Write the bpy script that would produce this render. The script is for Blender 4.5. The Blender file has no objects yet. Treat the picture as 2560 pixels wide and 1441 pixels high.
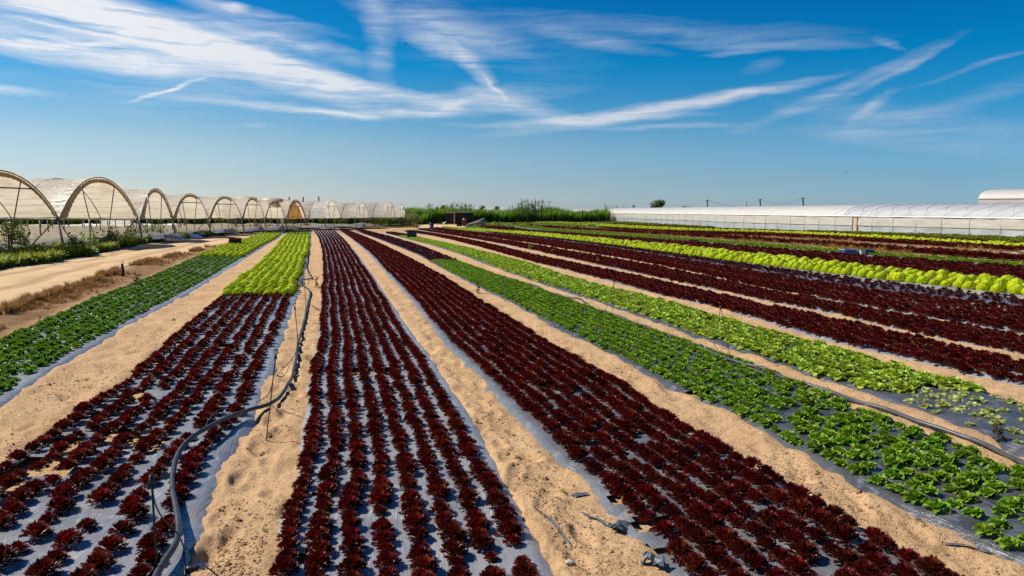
import bpy, math, random
import numpy as np
from mathutils import Vector, Matrix
random.seed(7); RNG = np.random.default_rng(11)
scene = bpy.context.scene
COL = scene.collection
PI = math.pi

# ------------------------------------------------------------------ camera model
F, CX, CY, HZ, CAMH = 1800.0, 1280.0, 720.5, 527.0, 2.0
PITCH = math.atan((CY - HZ) / F)
CP, SP = math.cos(PITCH), math.sin(PITCH)

def zt(y):
    t = np.clip((np.asarray(y, float) - 35.0) / 75.0, 0, 1)
    return -0.6 * t * t * (3 - 2 * t)

def ray(u, v):
    a, b = (u - CX) / F, -(v - CY) / F
    return np.array([a, CP + b * SP, -SP + b * CP])

def G(u, v, dz=0.0):
    """ground point seen at a pixel of the 2560 px photograph"""
    d = ray(u, v); z = 0.0
    for _ in range(40):
        t = (z + dz - CAMH) / d[2]
        z = 0.5 * z + 0.5 * float(zt(d[1] * t))
    return np.array([d[0] * t, d[1] * t, z + dz])

def AT(u, v, y):
    """point seen at a pixel, at distance y"""
    d = ray(u, v); t = y / d[1]
    return np.array([d[0] * t, y, CAMH + d[2] * t])

def project(p):
    x, y, z = p[..., 0], p[..., 1], p[..., 2] - CAMH
    dep = y * CP - z * SP
    up = y * SP + z * CP
    return CX + F * x / dep, CY - F * up / dep, dep

# ------------------------------------------------------------------ noise
def _h(ix, iy, s):
    n = (ix.astype(np.int64) * 374761393 + iy.astype(np.int64) * 668265263 + s * 974634777) & 0x7fffffff
    n = ((n ^ (n >> 13)) * 1274126177) & 0x7fffffff
    return ((n ^ (n >> 16)) & 0xffff) / 65535.0

def vnoise(x, y, s=0):
    x = np.asarray(x, float); y = np.asarray(y, float)
    ix, iy = np.floor(x), np.floor(y); fx, fy = x - ix, y - iy
    fx = fx * fx * (3 - 2 * fx); fy = fy * fy * (3 - 2 * fy)
    a, b, c, d = _h(ix, iy, s), _h(ix + 1, iy, s), _h(ix, iy + 1, s), _h(ix + 1, iy + 1, s)
    return (a * (1 - fx) + b * fx) * (1 - fy) + (c * (1 - fx) + d * fx) * fy - 0.5

def fbm(x, y, o=4, s=0):
    r = 0; a = 1
    for k in range(o):
        r = r + a * vnoise(x * 2 ** k + 17.3 * k, y * 2 ** k - 9.1 * k, s + k); a *= 0.5
    return r

# ------------------------------------------------------------------ object helpers
def tag(o, label=None, cat=None, group=None, kind=None):
    if label: o['label'] = label
    if cat: o['category'] = cat
    if group: o['group'] = group
    if kind: o['kind'] = kind
    return o

def link(o, parent=None):
    COL.objects.link(o)
    if parent is not None: o.parent = parent
    return o

def empty(name, loc, label=None, cat=None, group=None):
    o = bpy.data.objects.new(name, None); o.empty_display_size = 0.2
    o.location = [float(c) for c in loc]; link(o); tag(o, label, cat, group)
    return o

class MB:
    """mesh builder"""
    def __init__(s): s.v = []; s.f = []; s.c = []
    def add(s, vs, fs, col=None):
        b = len(s.v)
        s.v.extend([tuple(map(float, p)) for p in vs]); s.f.extend([tuple(b + i for i in f) for f in fs])
        s.c.extend([col if col else (1, 1, 1)] * len(vs) if not isinstance(col, list) else col)
    def box(s, c, size, rz=0.0, ry=0.0, taper=1.0):
        hx, hy, hz = [q / 2 for q in size]
        vs = []
        for z in (-1, 1):
            k = taper if z > 0 else 1.0
            for x, y in ((-1, -1), (1, -1), (1, 1), (-1, 1)):
                p = Vector((x * hx * k, y * hy * k, z * hz))
                if ry: p = Matrix.Rotation(ry, 3, 'Y') @ p
                if rz: p = Matrix.Rotation(rz, 3, 'Z') @ p
                vs.append((p.x + c[0], p.y + c[1], p.z + c[2]))
        s.add(vs, [(0, 3, 2, 1), (4, 5, 6, 7), (0, 1, 5, 4), (1, 2, 6, 5), (2, 3, 7, 6), (3, 0, 4, 7)])
    def tube(s, pts, r, n=6, r2=None, cap=True):
        pts = [Vector([float(q) for q in p]) for p in pts]
        m = len(pts); vs = []; fs = []
        prev = None
        for i, p in enumerate(pts):
            t = (pts[min(i + 1, m - 1)] - pts[max(i - 1, 0)])
            if t.length < 1e-9: t = Vector((0, 0, 1))
            t.normalize()
            ref = prev if prev is not None else (Vector((0, 0, 1)) if abs(t.z) < 0.9 else Vector((1, 0, 0)))
            a = t.cross(ref)
            if a.length < 1e-6: a = t.cross(Vector((1, 0, 0.3)))
            a.normalize(); b = a.cross(t); prev = b
            rr = r if r2 is None else r + (r2 - r) * i / max(m - 1, 1)
            for k in range(n):
                q = 2 * PI * k / n
                w = p + a * (rr * math.cos(q)) + b * (rr * math.sin(q)); vs.append(w[:])
        for i in range(m - 1):
            for k in range(n):
                k2 = (k + 1) % n
                fs.append((i * n + k, i * n + k2, (i + 1) * n + k2, (i + 1) * n + k))
        if cap: fs.append(tuple(range(n))[::-1]); fs.append(tuple((m - 1) * n + k for k in range(n)))
        s.add(vs, fs)
    def mesh(s, name, mat, smooth=True):
        m = bpy.data.meshes.new(name); m.from_pydata(s.v, [], s.f)
        if mat: m.materials.append(mat)
        a = m.color_attributes.new('col', 'FLOAT_COLOR', 'POINT')
        a.data.foreach_set('color', np.array([(c[0], c[1], c[2], 1) for c in s.c], np.float32).ravel())
        m.polygons.foreach_set('use_smooth', [smooth] * len(m.polygons)); m.update()
        return m
    def obj(s, name, mat, parent=None, smooth=True):
        return link(bpy.data.objects.new(name, s.mesh(name, mat, smooth)), parent)

def grid_mesh(name, P, mat, keep=None, smooth=True, attrs=None):
    """P: (n, m, 3) grid"""
    n, m = P.shape[:2]
    i = np.arange(n * m).reshape(n, m)
    q = np.stack([i[:-1, :-1], i[:-1, 1:], i[1:, 1:], i[1:, :-1]], -1).reshape(-1, 4)
    if keep is not None: q = q[keep.reshape(-1)]
    me = bpy.data.meshes.new(name)
    me.vertices.add(n * m); me.vertices.foreach_set('co', P.reshape(-1).astype(np.float32))
    me.loops.add(q.size); me.loops.foreach_set('vertex_index', q.reshape(-1).astype(np.int32))
    me.polygons.add(len(q)); me.polygons.foreach_set('loop_start', np.arange(0, q.size, 4, dtype=np.int32))
    me.polygons.foreach_set('use_smooth', np.full(len(q), smooth))
    me.update(calc_edges=True); me.validate()
    if mat: me.materials.append(mat)
    for k, v in (attrs or {}).items():
        a = me.attributes.new(k, 'FLOAT', 'POINT'); a.data.foreach_set('value', v.reshape(-1).astype(np.float32))
    return me

def smooth_path(pts, step=0.15):
    P = [np.array(p, float) for p in pts]; P = [2 * P[0] - P[1]] + P + [2 * P[-1] - P[-2]]
    out = []
    for i in range(1, len(P) - 2):
        n = max(2, int(np.linalg.norm(P[i + 1] - P[i]) / step))
        for k in range(n):
            t = k / n
            out.append(0.5 * (2 * P[i] + (P[i + 1] - P[i - 1]) * t + (2 * P[i - 1] - 5 * P[i] + 4 * P[i + 1] - P[i + 2]) * t * t + (3 * P[i] - P[i - 1] - 3 * P[i + 1] + P[i + 2]) * t ** 3))
    out.append(P[-2]); return out

# ------------------------------------------------------------------ materials
class NT:
    def __init__(s, tree): s.t = tree
    def n(s, typ, **kw):
        o = s.t.nodes.new(typ)
        ins = kw.pop('ins', {})
        for k, v in kw.items(): setattr(o, k, v)
        for k, v in ins.items():
            if isinstance(v, bpy.types.NodeSocket): s.t.links.new(v, o.inputs[k])
            else: o.inputs[k].default_value = v
        return o
    def math(s, op, a, b=0.0, c=None, clamp=False):
        i = {0: a, 1: b}
        if c is not None: i[2] = c
        return s.n('ShaderNodeMath', operation=op, use_clamp=clamp, ins=i).outputs[0]
    def mix(s, f, a, b, blend='MIX'):
        o = s.n('ShaderNodeMix', data_type='RGBA', blend_type=blend, clamp_factor=True)
        for k, v in ((0, f), (6, a), (7, b)):
            if isinstance(v, bpy.types.NodeSocket): s.t.links.new(v, o.inputs[k])
            else: o.inputs[k].default_value = v if k == 0 else (*v[:3], 1)
        return o.outputs[2]
    def noise(s, vec, scale, detail=4, rough=0.55, dist=0.0):
        o = s.n('ShaderNodeTexNoise', ins={'Vector': vec, 'Scale': scale, 'Detail': detail, 'Roughness': rough, 'Distortion': dist})
        return o.outputs['Fac']
    def ramp(s, f, a, b):
        o = s.n('ShaderNodeMapRange', clamp=True, ins={0: f, 1: a, 2: b, 3: 0.0, 4: 1.0}); return o.outputs[0]
    def pos(s): return s.n('ShaderNodeNewGeometry').outputs['Position']
    def scalev(s, v, k):
        return s.n('ShaderNodeVectorMath', operation='MULTIPLY', ins={0: v, 1: k}).outputs[0]

def newmat(name):
    m = bpy.data.materials.new(name); m.use_nodes = True
    m.node_tree.nodes.clear(); N = NT(m.node_tree)
    return m, N, N.n('ShaderNodeOutputMaterial')

def simple_mat(name, col, rough=0.6, spec=0.3, var=0.25, nscale=6.0, bump=0.0, metal=0.0, col2=None, stretch=None):
    m, N, out = newmat(name)
    p = N.n('ShaderNodeTexCoord').outputs['Object']
    if stretch: p = N.scalev(p, stretch)
    nz = N.noise(p, nscale, 5, 0.6)
    c = N.mix(N.ramp(nz, 0.3, 0.7), [q * (1 - var) for q in col], col2 or [min(1, q * (1 + var)) for q in col])
    b = N.n('ShaderNodeBsdfPrincipled', ins={'Base Color': c, 'Roughness': rough, 'Specular IOR Level': spec, 'Metallic': metal})
    if bump: N.t.links.new(N.n('ShaderNodeBump', ins={'Strength': bump, 'Distance': 0.02, 'Height': nz}).outputs[0], b.inputs['Normal'])
    N.t.links.new(b.outputs[0], out.inputs[0]); return m

def leaf_mat(name, trans=0.35, rough=0.4, spec=0.4, var=0.25, tcol=(1.2, 1.1, 0.5), hue=0.02):
    m, N, out = newmat(name)
    col = N.n('ShaderNodeAttribute', attribute_name='col').outputs['Color']
    rnd = N.n('ShaderNodeObjectInfo').outputs['Random']
    val = N.math('MULTIPLY_ADD', rnd, 2 * var, 1 - var)
    h = N.math('MULTIPLY_ADD', N.math('FRACT', N.math('MULTIPLY', rnd, 7.31)), 2 * hue, 0.5 - hue)
    hs = N.n('ShaderNodeHueSaturation', ins={'Hue': h, 'Saturation': 1.0, 'Value': val, 'Color': col}).outputs[0]
    p = N.n('ShaderNodeBsdfPrincipled', ins={'Base Color': hs, 'Roughness': rough, 'Specular IOR Level': spec})
    tc = N.mix(1.0, hs, tcol, 'MULTIPLY')
    tr = N.n('ShaderNodeBsdfTranslucent', ins={'Color': tc})
    mx = N.n('ShaderNodeMixShader', ins={0: trans, 1: p.outputs[0], 2: tr.outputs[0]})
    N.t.links.new(mx.outputs[0], out.inputs[0]); return m

def ground_mat():
    m, N, out = newmat('sandy_soil')
    p = N.pos()
    n1 = N.noise(p, 1.3, 6, 0.6); n2 = N.noise(p, 28, 5, 0.65); n3 = N.noise(p, 140, 3, 0.6)
    soil = N.n('ShaderNodeAttribute', attribute_name='soil').outputs['Fac']
    sand = N.mix(N.ramp(n1, 0.32, 0.68), (0.475, 0.298, 0.153), (0.60, 0.392, 0.208))
    sand = N.mix(N.math('MULTIPLY', N.ramp(N.noise(p, 3.1, 5, 0.7), 0.50, 0.72), 0.45), sand, (0.33, 0.195, 0.095))
    sand = N.mix(N.math('MULTIPLY', N.ramp(n2, 0.52, 0.66), 0.6), sand, (0.22, 0.12, 0.055))
    sand = N.mix(N.math('MULTIPLY', N.ramp(n3, 0.55, 0.75), 0.35), sand, (0.60, 0.42, 0.25))
    brown = N.mix(N.ramp(n1, 0.35, 0.65), (0.18, 0.095, 0.042), (0.30, 0.17, 0.08))
    brown = N.mix(N.math('MULTIPLY', N.ramp(n2, 0.5, 0.7), 0.6), brown, (0.11, 0.06, 0.03))
    c = N.mix(soil, sand, brown)
    h = N.math('ADD', N.math('MULTIPLY', n2, 0.8), N.math('MULTIPLY', n3, 0.45))
    b = N.n('ShaderNodeBsdfPrincipled', ins={'Base Color': c, 'Roughness': 0.95, 'Specular IOR Level': 0.1})
    N.t.links.new(N.n('ShaderNodeBump', ins={'Strength': 0.9, 'Distance': 0.03, 'Height': h}).outputs[0], b.inputs['Normal'])
    N.t.links.new(b.outputs[0], out.inputs[0]); return m

def road_mat():
    m, N, out = newmat('packed_sand')
    p = N.pos(); n1 = N.noise(p, 0.8, 6, 0.6)
    t = N.n('ShaderNodeAttribute', attribute_name='track').outputs['Fac']
    n2 = N.noise(p, 18, 5, 0.65)
    c = N.mix(N.ramp(n1, 0.3, 0.7), (0.50, 0.335, 0.18), (0.60, 0.42, 0.24))
    c = N.mix(N.math('MULTIPLY', N.ramp(N.math('ADD', t, N.math('MULTIPLY', n1, 0.6)), 0.6, 1.0), 0.5), c, (0.31, 0.19, 0.095))
    c = N.mix(N.math('MULTIPLY', N.ramp(n2, 0.52, 0.7), 0.4), c, (0.30, 0.18, 0.09))
    b = N.n('ShaderNodeBsdfPrincipled', ins={'Base Color': c, 'Roughness': 0.95, 'Specular IOR Level': 0.1})
    N.t.links.new(N.n('ShaderNodeBump', ins={'Strength': 0.7, 'Distance': 0.03, 'Height': n2}).outputs[0], b.inputs['Normal'])
    N.t.links.new(b.outputs[0], out.inputs[0]); return m

def turf_mat():
    m, N, out = newmat('rough_turf')
    p = N.pos(); n1 = N.noise(p, 0.5, 6, 0.65); n2 = N.noise(p, 9, 5, 0.7)
    c = N.mix(N.ramp(n1, 0.35, 0.65), (0.05, 0.085, 0.014), (0.13, 0.15, 0.025))
    c = N.mix(N.math('MULTIPLY', N.ramp(n2, 0.52, 0.68), 0.6), c, (0.24, 0.17, 0.07))
    b = N.n('ShaderNodeBsdfPrincipled', ins={'Base Color': c, 'Roughness': 0.9, 'Specular IOR Level': 0.1})
    N.t.links.new(N.n('ShaderNodeBump', ins={'Strength': 1.0, 'Distance': 0.15, 'Height': n2}).outputs[0], b.inputs['Normal'])
    N.t.links.new(b.outputs[0], out.inputs[0]); return m

def mulch_mat(lo, hi, st, spec=1.0):
    m, N, out = newmat('mulch_film')
    a = N.n('ShaderNodeAttribute', attribute_name='along').outputs['Fac']
    x = N.n('ShaderNodeAttribute', attribute_name='across').outputs['Fac']
    p = N.pos()
    v = N.n('ShaderNodeCombineXYZ', ins={0: N.math('MULTIPLY', x, 55.0), 1: N.math('MULTIPLY', a, 3.5), 2: 0.0}).outputs[0]
    streak = N.noise(v, 1.0, 4, 0.7, 0.6)
    patch = N.noise(p, 5.0, 4, 0.6)
    dust = N.noise(p, 1.7, 5, 0.65)
    c = N.mix(N.ramp(dust, 0.35, 0.7), lo, hi)
    c = N.mix(N.math('MULTIPLY', N.ramp(N.math('MULTIPLY', streak, N.ramp(patch, 0.38, 0.6)), 0.42, 0.62), 0.65), c, st)
    dirt = N.noise(p, 3.2, 6, 0.7)
    c = N.mix(N.math('MULTIPLY', N.ramp(dirt, 0.60, 0.72), 0.75), c, (0.33, 0.21, 0.11))
    b = N.n('ShaderNodeBsdfPrincipled', ins={'Base Color': c, 'Roughness': 0.30, 'Specular IOR Level': spec})
    h = N.math('ADD', N.math('MULTIPLY', streak, 0.8), N.math('MULTIPLY', N.noise(p, 9, 5, 0.6), 1.0))
    N.t.links.new(N.n('ShaderNodeBump', ins={'Strength': 0.6, 'Distance': 0.02, 'Height': h}).outputs[0], b.inputs['Normal'])
    N.t.links.new(b.outputs[0], out.inputs[0]); return m

def plastic_mat(name, c1, c2, stain, trans=0.55, wrinkle=(0.5, 6, 6), bump=0.6, stain_amt=0.5, rough=0.35, bays=False):
    m, N, out = newmat(name)
    oc = N.n('ShaderNodeTexCoord').outputs['Object']
    wv = N.scalev(oc, wrinkle)
    w = N.noise(wv, 1.0, 5, 0.62, 0.5)
    big = N.noise(oc, 0.45, 5, 0.6)
    c = N.mix(N.ramp(w, 0.3, 0.7), c1, c2)
    crease = N.noise(N.scalev(oc, tuple(q * .55 for q in wrinkle)), 1.0, 4, 0.6, 1.2)
    line = N.math('SUBTRACT', 1.0, N.ramp(N.math('ABSOLUTE', N.math('SUBTRACT', crease, 0.5)), 0.0, 0.022))
    c = N.mix(N.math('MULTIPLY', line, stain_amt * .9), c, stain)
    c = N.mix(N.math('MULTIPLY', N.ramp(N.math('MULTIPLY', big, N.math('ADD', w, 0.5)), 0.48, 0.68), stain_amt), c, stain)
    if bays:
        bay = N.n('ShaderNodeAttribute', attribute_name='bay').outputs['Fac']
        c = N.mix(N.math('MULTIPLY', bay, 0.6), c, (0.60, 0.51, 0.38))  # shaded strips of the cover painted in as beige bays
    p = N.n('ShaderNodeBsdfPrincipled', ins={'Base Color': c, 'Roughness': rough, 'Specular IOR Level': 0.5})
    tr = N.n('ShaderNodeBsdfTranslucent', ins={'Color': c})
    bp = N.n('ShaderNodeBump', ins={'Strength': bump, 'Distance': 0.15, 'Height': N.math('SUBTRACT', w, N.math('MULTIPLY', line, .25))}).outputs[0]
    N.t.links.new(bp, p.inputs['Normal']); N.t.links.new(bp, tr.inputs['Normal'])
    mx = N.n('ShaderNodeMixShader', ins={0: trans, 1: p.outputs[0], 2: tr.outputs[0]}).outputs[0]
    N.t.links.new(mx, out.inputs[0]); return m

M = dict(
    sand=ground_mat(), road=road_mat(), turf=turf_mat(), mulch=mulch_mat((.18, .184, .195), (.29, .29, .295), (.46, .46, .46)), mulch_mid=mulch_mat((.095, .098, .108), (.18, .18, .185), (.34, .34, .345), .8), mulch_dark=mulch_mat((.034, .036, .042), (.085, .087, .094), (.24, .24, .25), .7),  # mulch tones have sky sheen and plant shade put into the colour
    red=leaf_mat('red_leaf', 0.25, 0.36, 0.22, 0.38, (1.6, 0.8, 0.4), 0.012),
    green=leaf_mat('green_leaf', 0.32, 0.38, 0.35, 0.22, (1.1, 1.2, 0.4), 0.012),
    lime=leaf_mat('lime_leaf', 0.35, 0.5, 0.3, 0.12, (1.0, 1.05, 0.5), 0.008),
    weed=leaf_mat('weed_leaf', 0.45, 0.5, 0.3, 0.3, (1.2, 1.15, 0.4), 0.03),
    dry=leaf_mat('dry_grass', 0.3, 0.8, 0.1, 0.3, (1.0, 0.9, 0.6), 0.02),
    clod=simple_mat('sand_clod', (0.36, 0.22, 0.115), 0.95, 0.05, 0.35, 30, 0.5),
    tunnel=plastic_mat('old_tunnel_plastic', (0.88, 0.76, 0.55), (0.95, 0.87, 0.71), (0.52, 0.33, 0.13), 0.48, (0.16, 2.6, 2.6), 0.5, 0.5, 0.26, True),
    tunnel_clean=plastic_mat('white_tunnel_plastic', (0.88, 0.80, 0.66), (0.95, 0.90, 0.80), (0.55, 0.42, 0.26), 0.45, (0.3, 4.0, 4.0), 0.7, 0.5, 0.26, True),
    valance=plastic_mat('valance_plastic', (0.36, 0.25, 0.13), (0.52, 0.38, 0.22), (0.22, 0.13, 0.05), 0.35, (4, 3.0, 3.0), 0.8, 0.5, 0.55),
    amber=plastic_mat('amber_tunnel_plastic', (0.70, 0.42, 0.13), (0.82, 0.56, 0.22), (0.42, 0.24, 0.08), 0.6, (0.4, 3, 3), 0.5, 0.6),
    sheet=plastic_mat('ground_cover_plastic', (0.80, 0.78, 0.73), (0.90, 0.89, 0.86), (0.60, 0.54, 0.44), 0.15, (0.6, 3, 3), 0.35, 0.25),
    gh_roof=plastic_mat('greenhouse_roof_film', (0.68, 0.64, 0.58), (0.78, 0.74, 0.68), (0.6, 0.55, 0.48), 0.35, (3, 0.2, 0.6), 0.25, 0.3),
    gh_clear=plastic_mat('greenhouse_clear_film', (0.52, 0.51, 0.52), (0.62, 0.61, 0.62), (0.56, 0.55, 0.55), 0.35, (2, 0.2, 1), 0.2, 0.2),
    gh_net=plastic_mat('greenhouse_side_net', (0.56, 0.52, 0.44), (0.66, 0.62, 0.54), (0.48, 0.43, 0.35), 0.3, (1, 0.3, 9), 0.3, 0.35),
    gh_skirt=plastic_mat('greenhouse_skirt_film', (0.40, 0.43, 0.43), (0.52, 0.55, 0.55), (0.34, 0.37, 0.33), 0.3, (2, 0.4, 1.5), 0.4, 0.5),
    steel=simple_mat('galvanised_tube', (0.20, 0.165, 0.14), 0.5, 0.4, 0.3, 8, 0, 0.5),
    hose=simple_mat('black_hose', (0.030, 0.032, 0.038), 0.42, 0.4, 0.35, 14, 0.1),
    hose2=simple_mat('grey_pipe', (0.055, 0.057, 0.062), 0.40, 0.4, 0.3, 14, 0.1),
    black=simple_mat('black_plastic', (0.012, 0.012, 0.014), 0.45, 0.5, 0.3, 20),
    wood=simple_mat('weathered_wood', (0.17, 0.11, 0.07), 0.85, 0.15, 0.5, 9, 0.4, stretch=(3, 3, 0.5)),
    darkwood=simple_mat('charred_wood', (0.035, 0.027, 0.022), 0.85, 0.15, 0.6, 5, 0.5),
    plank=simple_mat('grey_plank', (0.34, 0.28, 0.22), 0.85, 0.15, 0.45, 7, 0.3),
    paleroof=simple_mat('pale_sheet_metal', (0.50, 0.44, 0.36), 0.6, 0.3, 0.35, 3),
    darkcrate=simple_mat('dark_crate', (0.028, 0.036, 0.045), 0.5, 0.4, 0.35, 8),
    bluecrate=simple_mat('blue_crate', (0.015, 0.05, 0.22), 0.45, 0.4, 0.3, 8),
    greycrate=simple_mat('grey_crate', (0.38, 0.42, 0.46), 0.5, 0.4, 0.2, 8),
    browncrate=simple_mat('old_brown_crate', (0.05, 0.028, 0.017), 0.8, 0.2, 0.5, 8, 0.3),
    redp=simple_mat('red_plastic', (0.34, 0.02, 0.025), 0.45, 0.4, 0.2, 8),
    tealp=simple_mat('teal_plastic', (0.05, 0.22, 0.17), 0.5, 0.4, 0.2, 8),
    whitebag=simple_mat('white_sack', (0.72, 0.72, 0.70), 0.7, 0.2, 0.2, 8, 0.4),
    stone=simple_mat('pale_stone', (0.46, 0.40, 0.32), 0.9, 0.1, 0.3, 9, 0.4),
    bark=simple_mat('bark', (0.09, 0.065, 0.045), 0.9, 0.1, 0.4, 12, 0.5),
    pole=simple_mat('weathered_pole', (0.12, 0.12, 0.14), 0.8, 0.2, 0.3, 5),
    scrap=simple_mat('torn_black_film', (0.07, 0.08, 0.105), 0.42, 0.35, 0.4, 25, 0.4),
    bird=simple_mat('dark_feathers', (0.02, 0.02, 0.024), 0.7, 0.2, 0.3, 20),
    doorw=simple_mat('weathered_door', (0.42, 0.36, 0.25), 0.7, 0.2, 0.2, 6),
)

# ------------------------------------------------------------------ beds (edges read off as pixel polylines)
class Strip:
    def __init__(s, L, R):
        def tab(P):
            g = sorted([tuple(G(u, v)[:2]) for u, v in P], key=lambda q: q[1])
            ys = [q[1] for q in g]; xs = [q[0] for q in g]
            sl = (xs[1] - xs[0]) / max(ys[1] - ys[0], 1e-3) if len(xs) > 1 else 0
            k = min(3, len(xs) - 1); sl = (xs[k] - xs[0]) / (ys[k] - ys[0])
            y0 = 0.4
            if ys[0] > y0: ys = [y0] + ys; xs = [xs[0] + sl * (y0 - ys[1])] + xs
            return np.array(ys), np.array(xs)
        s.ly, s.lx = tab(L); s.ry, s.rx = tab(R)
        s.y1 = 0.5 * (s.ly[-1] + s.ry[-1])
    def xl(s, y): return np.interp(y, s.ly, s.lx)
    def xr(s, y): return np.interp(y, s.ry, s.rx)

BEDS = {
 'A': Strip([(-80,900),(0,860),(250,745),(385,693),(480,650),(560,618),(620,600),(655,584)],
            [(0,1005),(100,935),(220,868),(310,815),(420,757),(540,690),(620,640),(690,598),(708,584)]),
 'B': Strip([(-150,1265),(20,1165),(90,1108),(200,1035),(320,950),(425,850),(520,775),(560,742),(640,670),(690,620),(722,583)],
            [(430,1441),(470,1350),(485,1270),(540,1150),(612,1060),(660,940),(700,840),(735,745),(757,680),(772,620),(777,583)]),
 'C': Strip([(680,1441),(690,1390),(702,1310),(735,1225),(752,1150),(760,1050),(768,960),(790,860),(800,760),(806,700),(806,640),(797,600),(782,577)],
            [(1335,1441),(1290,1330),(1245,1235),(1200,1140),(1155,1050),(1110,980),(1065,905),(1010,825),(965,755),(925,690),(885,632),(860,600),(836,577)]),
 'D': Strip([(1700,1441),(1640,1380),(1560,1290),(1490,1215),(1415,1161),(1340,1080),(1265,1005),(1190,920),(1115,855),(1060,780),(1000,715),(925,635),(887,603),(850,577)],
            [(2330,1441),(2211,1359),(2079,1290),(1957,1214),(1809,1132),(1718,1084),(1580,985),(1430,900),(1275,805),(1190,750),(1127,705),(1025,650),(925,600),(868,576)]),
 'E': Strip([(2600,1445),(2401,1345),(2264,1278),(2158,1222),(2031,1150),(1842,1045),(1680,972),(1530,892),(1392,822),(1280,760),(1175,708),(1087,662),(1050,640),(975,610),(912,587),(890,576)],
            [(2700,1235),(2560,1190),(2406,1126),(2255,1075),(2110,1018),(1945,945),(1755,875),(1592,821),(1430,758),(1295,708),(1240,690),(1125,649),(1050,619),(962,591),(905,575)]),
 'F': Strip([(2600,1150),(2500,1105),(2395,1062),(2307,1032),(2232,1007),(2160,982),(2045,947),(1920,900),(1830,870),(1755,848),(1655,812),(1580,785),(1505,757),(1430,735),(1345,707),(1240,670),(1162,640),(1075,612),(1025,600),(965,584)],
            [(2700,1062),(2545,1012),(2407,975),(2332,955),(2245,925),(2170,905),(2070,877),(1920,835),(1780,797),(1655,757),(1505,721),(1430,700),(1310,658),(1185,627),(1085,604),(1010,588),(980,583)]),
 'G': Strip([(2700,1012),(2560,972),(2420,945),(2345,922),(2245,900),(2145,875),(2057,853),(1982,830),(1920,810),(1780,769),(1655,743),(1530,707),(1335,657),(1210,622),(1085,591),(1010,580)],
            [(2700,955),(2560,922),(2470,900),(2345,867),(2245,847),(2070,804),(1920,774),(1780,741),(1655,711),(1460,669),(1335,642),(1210,610),(1085,586),(1030,577)]),
 'H': Strip([(2700,925),(2560,893),(2345,847),(2245,827),(2070,783),(1920,757),(1655,698),(1500,666),(1335,628),(1210,603),(1045,575)],
            [(2700,882),(2560,856),(2245,795),(2070,762),(1920,734),(1655,674),(1500,646),(1335,616),(1210,596),(1060,573)]),
 'I': Strip([(2700,868),(2560,840),(2170,771),(1920,724),(1655,665),(1500,638),(1210,592),(1070,572)],
            [(2700,838),(2560,812),(2170,752),(1920,709),(1500,630),(1210,589),(1080,571)]),
 'J': Strip([(2700,830),(2560,804),(2170,747),(1920,705),(1500,628),(1210,588),(1085,571)],
            [(2700,802),(2560,778),(2170,731),(1920,689),(1500,619),(1210,584),(1095,570)]),
 'S': Strip([(2700,793),(2560,770),(2170,727),(1920,684),(1500,615),(1210,581),(1105,569)],
            [(2700,772),(2560,752),(2170,707),(1920,673),(1500,612),(1210,580),(1115,568)]),
 'K': Strip([(2700,764),(2560,746),(2170,702),(1920,670),(1700,641),(1500,614),(1300,588),(1100,572)],
            [(2700,732),(2560,717),(2170,676),(1920,648),(1700,622),(1500,603),(1300,583),(1110,568)]),
 'R': Strip([(2700,726),(2560,711),(1920,643),(1500,599),(1190,567)],
            [(2700,688),(2560,675),(1920,627),(1730,610),(1500,592),(1250,567)]),
 'M': Strip([(2700,681),(2560,670),(2170,641),(1920,622),(1730,606),(1500,590),(1290,568)],
            [(2700,676),(2560,665),(2170,636),(1920,615),(1730,599),(1500,583),(1300,565)]),
 'P': Strip([(2700,668),(2560,657),(1920,607),(1500,579),(1280,562)],
            [(2700,660),(2560,650),(1920,602),(1500,576),(1290,560.5)]),
 'Q': Strip([(2700,642),(2560,632),(1920,593),(1700,586),(1500,570)],
            [(2700,634),(2560,625),(1920,585),(1700,580),(1500,568.5)]),
 'N': Strip([(2700,633),(2560,624),(1920,584),(1700,578),(1500,569),(1330,557)],
            [(2700,628),(2560,619),(1920,580),(1700,572),(1500,561),(1330,554)]),
 'T': Strip([(2700,624),(2560,615),(1920,578),(1700,570),(1500,560)],
            [(2700,621),(2560,612),(1920,576),(1700,568),(1500,559)]),
 'O': Strip([(2700,619),(2560,610),(1920,574),(1700,566.5),(1520,558)],
            [(2700,607),(2560,599),(1920,568),(1700,560),(1520,554.5)]),
}
for _k, _b in BEDS.items(): _b.key = _k
ROAD = Strip([(-300,728),(0,672),(75,660),(150,650),(260,628),(370,606),(500,593),(640,580),(760,573),(900,567.5),(1000,565)],
             [(-300,915),(0,775),(130,733),(250,690),(330,664),(480,628),(560,609),(640,592),(720,578),(800,574.5),(900,571),(1000,567.5)])
MULCHED = 'ABCDEFGHIJSKRM'

# ------------------------------------------------------------------ world, sun, camera
SUN_EL, SUN_AZ = math.radians(44), math.radians(-77)     # azimuth from +Y towards +X
S = Vector((math.sin(SUN_AZ) * math.cos(SUN_EL), math.cos(SUN_AZ) * math.cos(SUN_EL), math.sin(SUN_EL)))

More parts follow.
